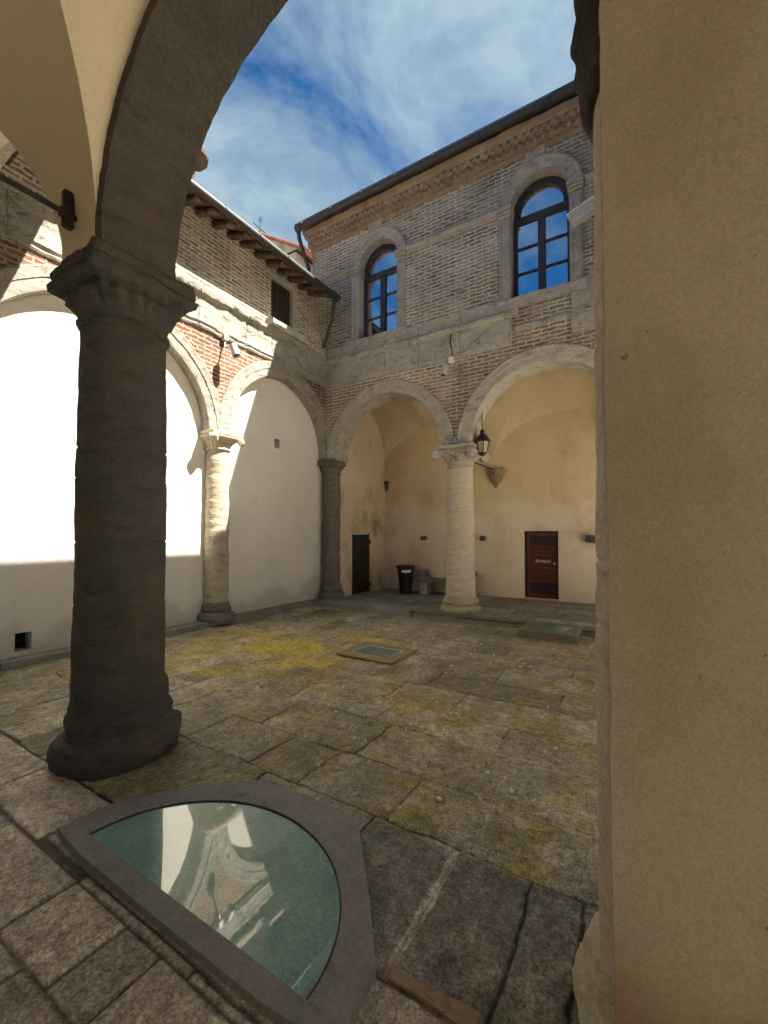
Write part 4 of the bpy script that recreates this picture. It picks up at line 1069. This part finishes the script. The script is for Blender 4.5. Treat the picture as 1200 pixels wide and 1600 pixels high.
sc = thing('floodlight', (-0.72, 7.45, 7.0), 'pale grey slanting housing beside the right jamb of the larger arched window', 'floodlight')
k = MB(); k.bbox((-0.2, -0.09, -0.085), (0.2, 0.09, 0.085), 0.02); k.xform(Matrix.Translation((-0.76, 7.42, 6.85)) @ Matrix.Rotation(R(-14), 4, 'Y') @ Matrix.Rotation(R(-8), 4, 'Z')); k.build('housing', M['lamp_grey'], sc)
k = MB(); k.bbox((-0.225, -0.105, 0.075), (0.21, 0.105, 0.095), 0.008); k.xform(Matrix.Translation((-0.76, 7.42, 6.86)) @ Matrix.Rotation(R(-14), 4, 'Y') @ Matrix.Rotation(R(-8), 4, 'Z')); k.build('hood', M['white'], sc)
k = MB(); k.tube([(-0.68, 7.45, 6.84), (-0.55, 7.62, 6.82), (-0.5, BY, 6.8)], 0.022, 8); k.build('bracket', M['iron'], sc)

jb = thing('junction_box', (-3.14, 7.72, 3.43), 'small blue-grey junction box on top of the back column capital', 'junction box')
k = MB(); k.bbox((-3.24, 7.68, 3.425), (-3.06, 7.76, 3.545), 0.012); k.build('case', M['box_grey'], jb)
k = MB(); k.bbox((-3.16, 7.672, 3.47), (-3.13, 7.684, 3.50), 0.003); k.build('knob', M['black'], jb)

# lantern hanging under the right arch of the back loggia
lx, ly = -2.68, 8.08
lt = thing('lantern', (lx, ly, 4.05), 'black wrought-iron lantern hanging on a chain under the right arch of the back loggia', 'lantern')
k = MB()
for i in range(9):
    z = 4.06 - i * 0.042
    q = MB(); q.tube([(0.013 * math.cos(s * math.pi / 5), 0, 0.026 * math.sin(s * math.pi / 5)) for s in range(11)], 0.0045, 6, False)
    q.xform(Matrix.Translation((lx, ly, z)) @ Matrix.Rotation(R(90 * (i % 2)), 4, 'Z')); k.add(q.v, q.f)
k.build('chain', M['iron'], lt)
k = MB(); k.lathe([(0.012, 3.72), (0.04, 3.70), (0.055, 3.68), (0.03, 3.66), (0.045, 3.635), (0.085, 3.60), (0.12, 3.55), (0.15, 3.50), (0.168, 3.49), (0.168, 3.475), (0.14, 3.47)], (lx, ly, 0), 6); k.build('roof', M['iron'], lt)
k = MB(); k.lathe([(0.135, 3.468), (0.082, 3.255)], (lx, ly, 0), 6); k.build('glazing', M['glass_lamp'], lt)
k = MB()
for s in range(6):
    a = s * math.pi / 3
    k.tube([(lx + 0.138 * math.cos(a), ly + 0.138 * math.sin(a), 3.475), (lx + 0.084 * math.cos(a), ly + 0.084 * math.sin(a), 3.25)], 0.008, 6)
k.lathe([(0.09, 3.258), (0.094, 3.245), (0.06, 3.23), (0.05, 3.21), (0.015, 3.195)], (lx, ly, 0), 6); k.build('cage', M['iron'], lt)

# litter bin
bx, by = -5.24, 9.62
bn = thing('litter_bin', (bx, by, 0.13), 'black tapered litter bin with a white label in the corner of the back loggia', 'litter bin')
k = MB(); k.lathe([(0.19, 0.132), (0.19, 0.15), (0.145, 0.155), (0.15, 0.2), (0.215, 0.72), (0.225, 0.78)], (bx, by, 0), 12); k.build('body', M['black'], bn, smooth=30)
k = MB(); k.lathe([(0.235, 0.775), (0.25, 0.80), (0.25, 0.835), (0.22, 0.86), (0.1, 0.875)], (bx, by, 0), 12); k.build('lid', M['black'], bn, smooth=30)
k = MB()
P = np.array([[(bx + 0.232 * math.cos(a), by + 0.232 * math.sin(a), z) for z in (0.685, 0.75)] for a in np.linspace(R(-88), R(-25), 8)]); k.grid(P); k.build('label_strip', M['white'], bn)

# stone bench with scrolled ends
be = thing('stone_bench', (-4.27, 9.95, 0.13), 'low grey stone bench with scrolled arms half hidden behind the back column', 'bench')
prof = [(-0.66, 0.44), (-0.66, 0.52), (-0.70, 0.60), (-0.735, 0.66), (-0.72, 0.71), (-0.66, 0.735), (-0.60, 0.72), (-0.565, 0.66), (-0.555, 0.58), (-0.52, 0.53), (-0.42, 0.51)]
prof = prof + [(-x, z) for x, z in prof[::-1]] + [(0.64, 0.435), (-0.64, 0.435)]
k = MB(); n = len(prof)
k.add([(-4.27 + x, 9.72, z) for x, z in prof] + [(-4.27 + x, 10.22, z) for x, z in prof], [tuple(range(n)), tuple(range(n, 2 * n))] + [(i, (i + 1) % n, n + (i + 1) % n, n + i) for i in range(n)])
k.jitter(0.008, 8, 2); k.build('seat', M['stone_layer'], be, smooth=40)
for s in (-1, 1):
    k = MB(); k.bbox((-4.27 + s * 0.55 - 0.1, 9.76, 0.12), (-4.27 + s * 0.55 + 0.1, 10.18, 0.438), 0.015); k.build('leg', M['stone_warm'], be)

# stone stubs on the back wall
def stub(x, z, label, sx, sz, seed, rot=0):
    t = thing('wall_stub', (x, 10.3, z), label, 'stone stub', 'dark stubs on the back wall')
    k = MB(); k.bbox((-sx, -0.14, -sz), (sx, 0.04, sz), 0.02); k.jitter(0.03, 11, seed); k.xform(Matrix.Translation((x, 10.28, z)) @ Matrix.Rotation(R(rot), 4, 'Y')); k.build('block', M['stone_dark'], t)
    k = MB(); k.tube([(x, 10.16, z), (x + 0.01, 10.10, z - 0.015)], 0.018, 8); k.build('pin', M['iron'], t)
stub(-5.02, 1.55, 'dark stone stub on the back wall above the bench, left of the pale column', 0.065, 0.055, 3)
stub(-3.39, 1.55, 'dark tilted stone stub on the back wall just right of the pale column', 0.05, 0.065, 5, 20)
stub(-0.97, 1.55, 'broad dark stone stub on the back wall between the red door and the pier', 0.10, 0.075, 7)

# loose stone chips on the paving
k = MB(); rc = random.Random(5)
for i in range(60):
    x, y, r = rc.uniform(-3.0, -0.3), rc.uniform(2.2, 6.5), rc.uniform(0.006, 0.014)
    q = MB(); q.bbox((-r, -r * 0.7, -0.01), (r, r * 0.7, r * 0.8), r * 0.3); q.xform(Matrix.Translation((x, y, 0.012)) @ Matrix.Rotation(rc.uniform(0, 3), 4, 'Z')); k.add(q.v, q.f)
tag(k.build('stone_chips', M['white']), 'scattered pale stone chips lying on the mossy courtyard paving', 'stone chips', kind='stuff')
# half-round skylight
sk = thing('floor_skylight', (-1.8, 1.4, 0), 'half-round teal glass skylight in a grey stone frame set in the near paving', 'skylight')
outer = [(-2.77, 1.045), (-2.73, 1.36), (-2.60, 1.56), (-2.45, 1.72), (-2.20, 1.96), (-1.80, 2.02), (-1.40, 2.0), (-1.12, 1.68), (-0.865, 1.36), (-0.84, 1.05)]
gc, ga, gb = (-1.79, 1.14), 0.78, 0.665
# frame top built as quads between the glass edge and the outer outline
N = 72
inner = [(gc[0] - ga * math.cos(math.pi * i / N), gc[1] + gb * math.sin(math.pi * i / N)) for i in range(N + 1)]
def out_hit(p):
    c = (-1.79, 1.15); dx, dy = p[0] - c[0], p[1] - c[1]
    best = None
    poly = outer
    for (x1, y1), (x2, y2) in zip(poly, poly[1:] + poly[:1]):
        ex, ey = x2 - x1, y2 - y1
        den = dx * ey - dy * ex
        if abs(den) < 1e-9: continue
        t = ((x1 - c[0]) * ey - (y1 - c[1]) * ex) / den; s = ((x1 - c[0]) * dy - (y1 - c[1]) * dx) / den
        if t > 0 and -1e-6 <= s <= 1 + 1e-6 and (best is None or t < best): best = t
    return (c[0] + dx * best, c[1] + dy * best)
base = [(gc[0] + ga - 2 * ga * i / 24, gc[1]) for i in range(25)]
loop_in = inner + base[1:-1]
extra = []
loop_out = [out_hit(p) for p in loop_in]
# square off the two front corners
for i, p in enumerate(loop_out):
    if p[1] < 1.11 and p[0] < -2.6: pass
zt = 0.04
k = MB()
rows = []
n = len(loop_in)
for s, z in ((0.0, 0.012), (0.0, zt), (0.33, zt + 0.002), (0.66, zt), (0.985, zt), (1.0, zt - 0.006), (1.0, -0.06)):
    rows.append([(a[0] + (b_[0] - a[0]) * s, a[1] + (b_[1] - a[1]) * s, z) for a, b_ in zip(loop_in, loop_out)])
k.grid(np.array(rows), closed_v=True)
k.jitter(0.004, 4, 9)
k.build('frame', M['stone_frame'], sk, smooth=40)
k = MB(); k.add([(x, y, 0.03) for x, y in loop_in], [tuple(range(n))]); k.build('glass', M['glass_teal'], sk)
k = MB()
k.grid(np.array([[(gc[0] + (p[0] - gc[0]) * s, gc[1] + 0.3 * (1 - s) + (p[1] - gc[1]) * s, z) for p in loop_in] for s, z in ((1.0, 0.034), (0.985, 0.034), (0.985, 0.029))]), closed_v=True); k.build('seal', M['black'], sk)

# square hatch in the middle of the courtyard
hx0, hx1, hy0, hy1 = -3.60, -2.72, 4.62, 5.34
ht = thing('floor_hatch', (-3.16, 4.98, 0), 'small square glass hatch with a mossy yellow stone rim in the middle of the courtyard', 'floor hatch')
k = MB(); n4 = lambda e: [(hx0 + e, hy0 + e), (hx1 - e, hy0 + e), (hx1 - e, hy1 - e), (hx0 + e, hy1 - e)]
k.grid(np.array([[(x, y, z) for x, y in n4(e)] for e, z in ((0.03, -0.05), (0.03, 0.012), (0.0, 0.013), (0.0, 0.033), (0.006, 0.036), (0.13, 0.036), (0.13, 0.022))]), closed_v=True)
k.build('rim', mat_stone('yellow_moss_stone', (0.26, 0.215, 0.085), (0.34, 0.29, 0.13), (0.14, 0.12, 0.05), 1.0, 0.5), ht)
k = MB(); k.add([(x, y, 0.028) for x, y in n4(0.125)], [(0, 1, 2, 3)]); k.build('glass', M['glass_hatch'], ht)
k = MB(); k.grid(np.array([[(x, y, z) for x, y in n4(e)] for e, z in ((0.132, 0.029), (0.145, 0.034), (0.16, 0.029))]), closed_v=True); k.build('edging', M['lamp_grey'], ht)

# glazed platform by the right end of the step
pt = thing('glazed_platform', (-1.3, 7.3, 0), 'low mossy stone platform with a glass top by the right end of the back step', 'skylight')
px0, px1, py0, py1 = -1.74, -0.86, 6.92, 7.70
n4 = lambda e: [(px0 + e, py0 + e), (px1 - e, py0 + e), (px1 - e, py1 - e), (px0 + e, py1 - e)]
k = MB(); k.grid(np.array([[(x, y, z) for x, y in n4(e)] for e, z in ((0, -0.05), (0, 0.125), (0.015, 0.14), (0.14, 0.14), (0.14, 0.125))]), closed_v=True); k.build('rim', M['stone_damp'], pt)
k = MB(); k.add([(x, y, 0.134) for x, y in n4(0.137)], [(0, 1, 2, 3)]); k.build('glass', M['glass_hatch'], pt)

# tall tiled house with an iron cross seen beyond the left eave
th = thing('tiled_house', (-13.0, 13.0, 0), 'house with orange clay roof tiles and an iron cross, beyond the left eave', 'house')
k = MB()
for i in range(17):
    y = 11.55 + i * 0.185
    for j in range(5):
        a = Vector((-13.1 + j * 0.5, y, 13.72 - j * 0.30)); b2 = Vector((-13.1 + (j + 1) * 0.5 + 0.06, y, 13.72 - (j + 1) * 0.30 - 0.02))
        k.tube([a + Vector((0, 0, 0.03)), b2], [0.085, 0.105], 8)
    k.tube([(-13.1, y - 0.1, 13.76 + random.uniform(-.02, .03)), (-13.1, y + 0.1, 13.75)], [0.11, 0.095], 8)
k.build('roof_tiles', M['tile'], th)
k = MB(); k.box((-15.5, 11.5, 0), (-10.9, 14.6, 12.2)); k.add([(-10.8, 11.5, 12.28), (-10.8, 14.6, 12.28), (-13.1, 14.6, 13.66), (-13.1, 11.5, 13.66), (-15.4, 14.6, 12.28), (-15.4, 11.5, 12.28)], [(0, 1, 2, 3), (3, 2, 4, 5), (0, 3, 5), (1, 4, 2)]); k.build('wall', M['plaster_side'], th)
k = MB(); k.tube([(-13.1, 11.75, 13.7), (-13.1, 11.75, 14.5)], 0.02, 8); k.tube([(-13.1, 11.38, 14.1), (-13.1, 12.12, 14.05)], 0.018, 8); k.tube([(-13.1, 11.66, 14.44), (-13.1, 11.75, 14.58), (-13.1, 11.84, 14.44), (-13.1, 11.75, 14.34), (-13.1, 11.66, 14.44)], 0.014, 6)
k.build('cross', M['iron'], th)
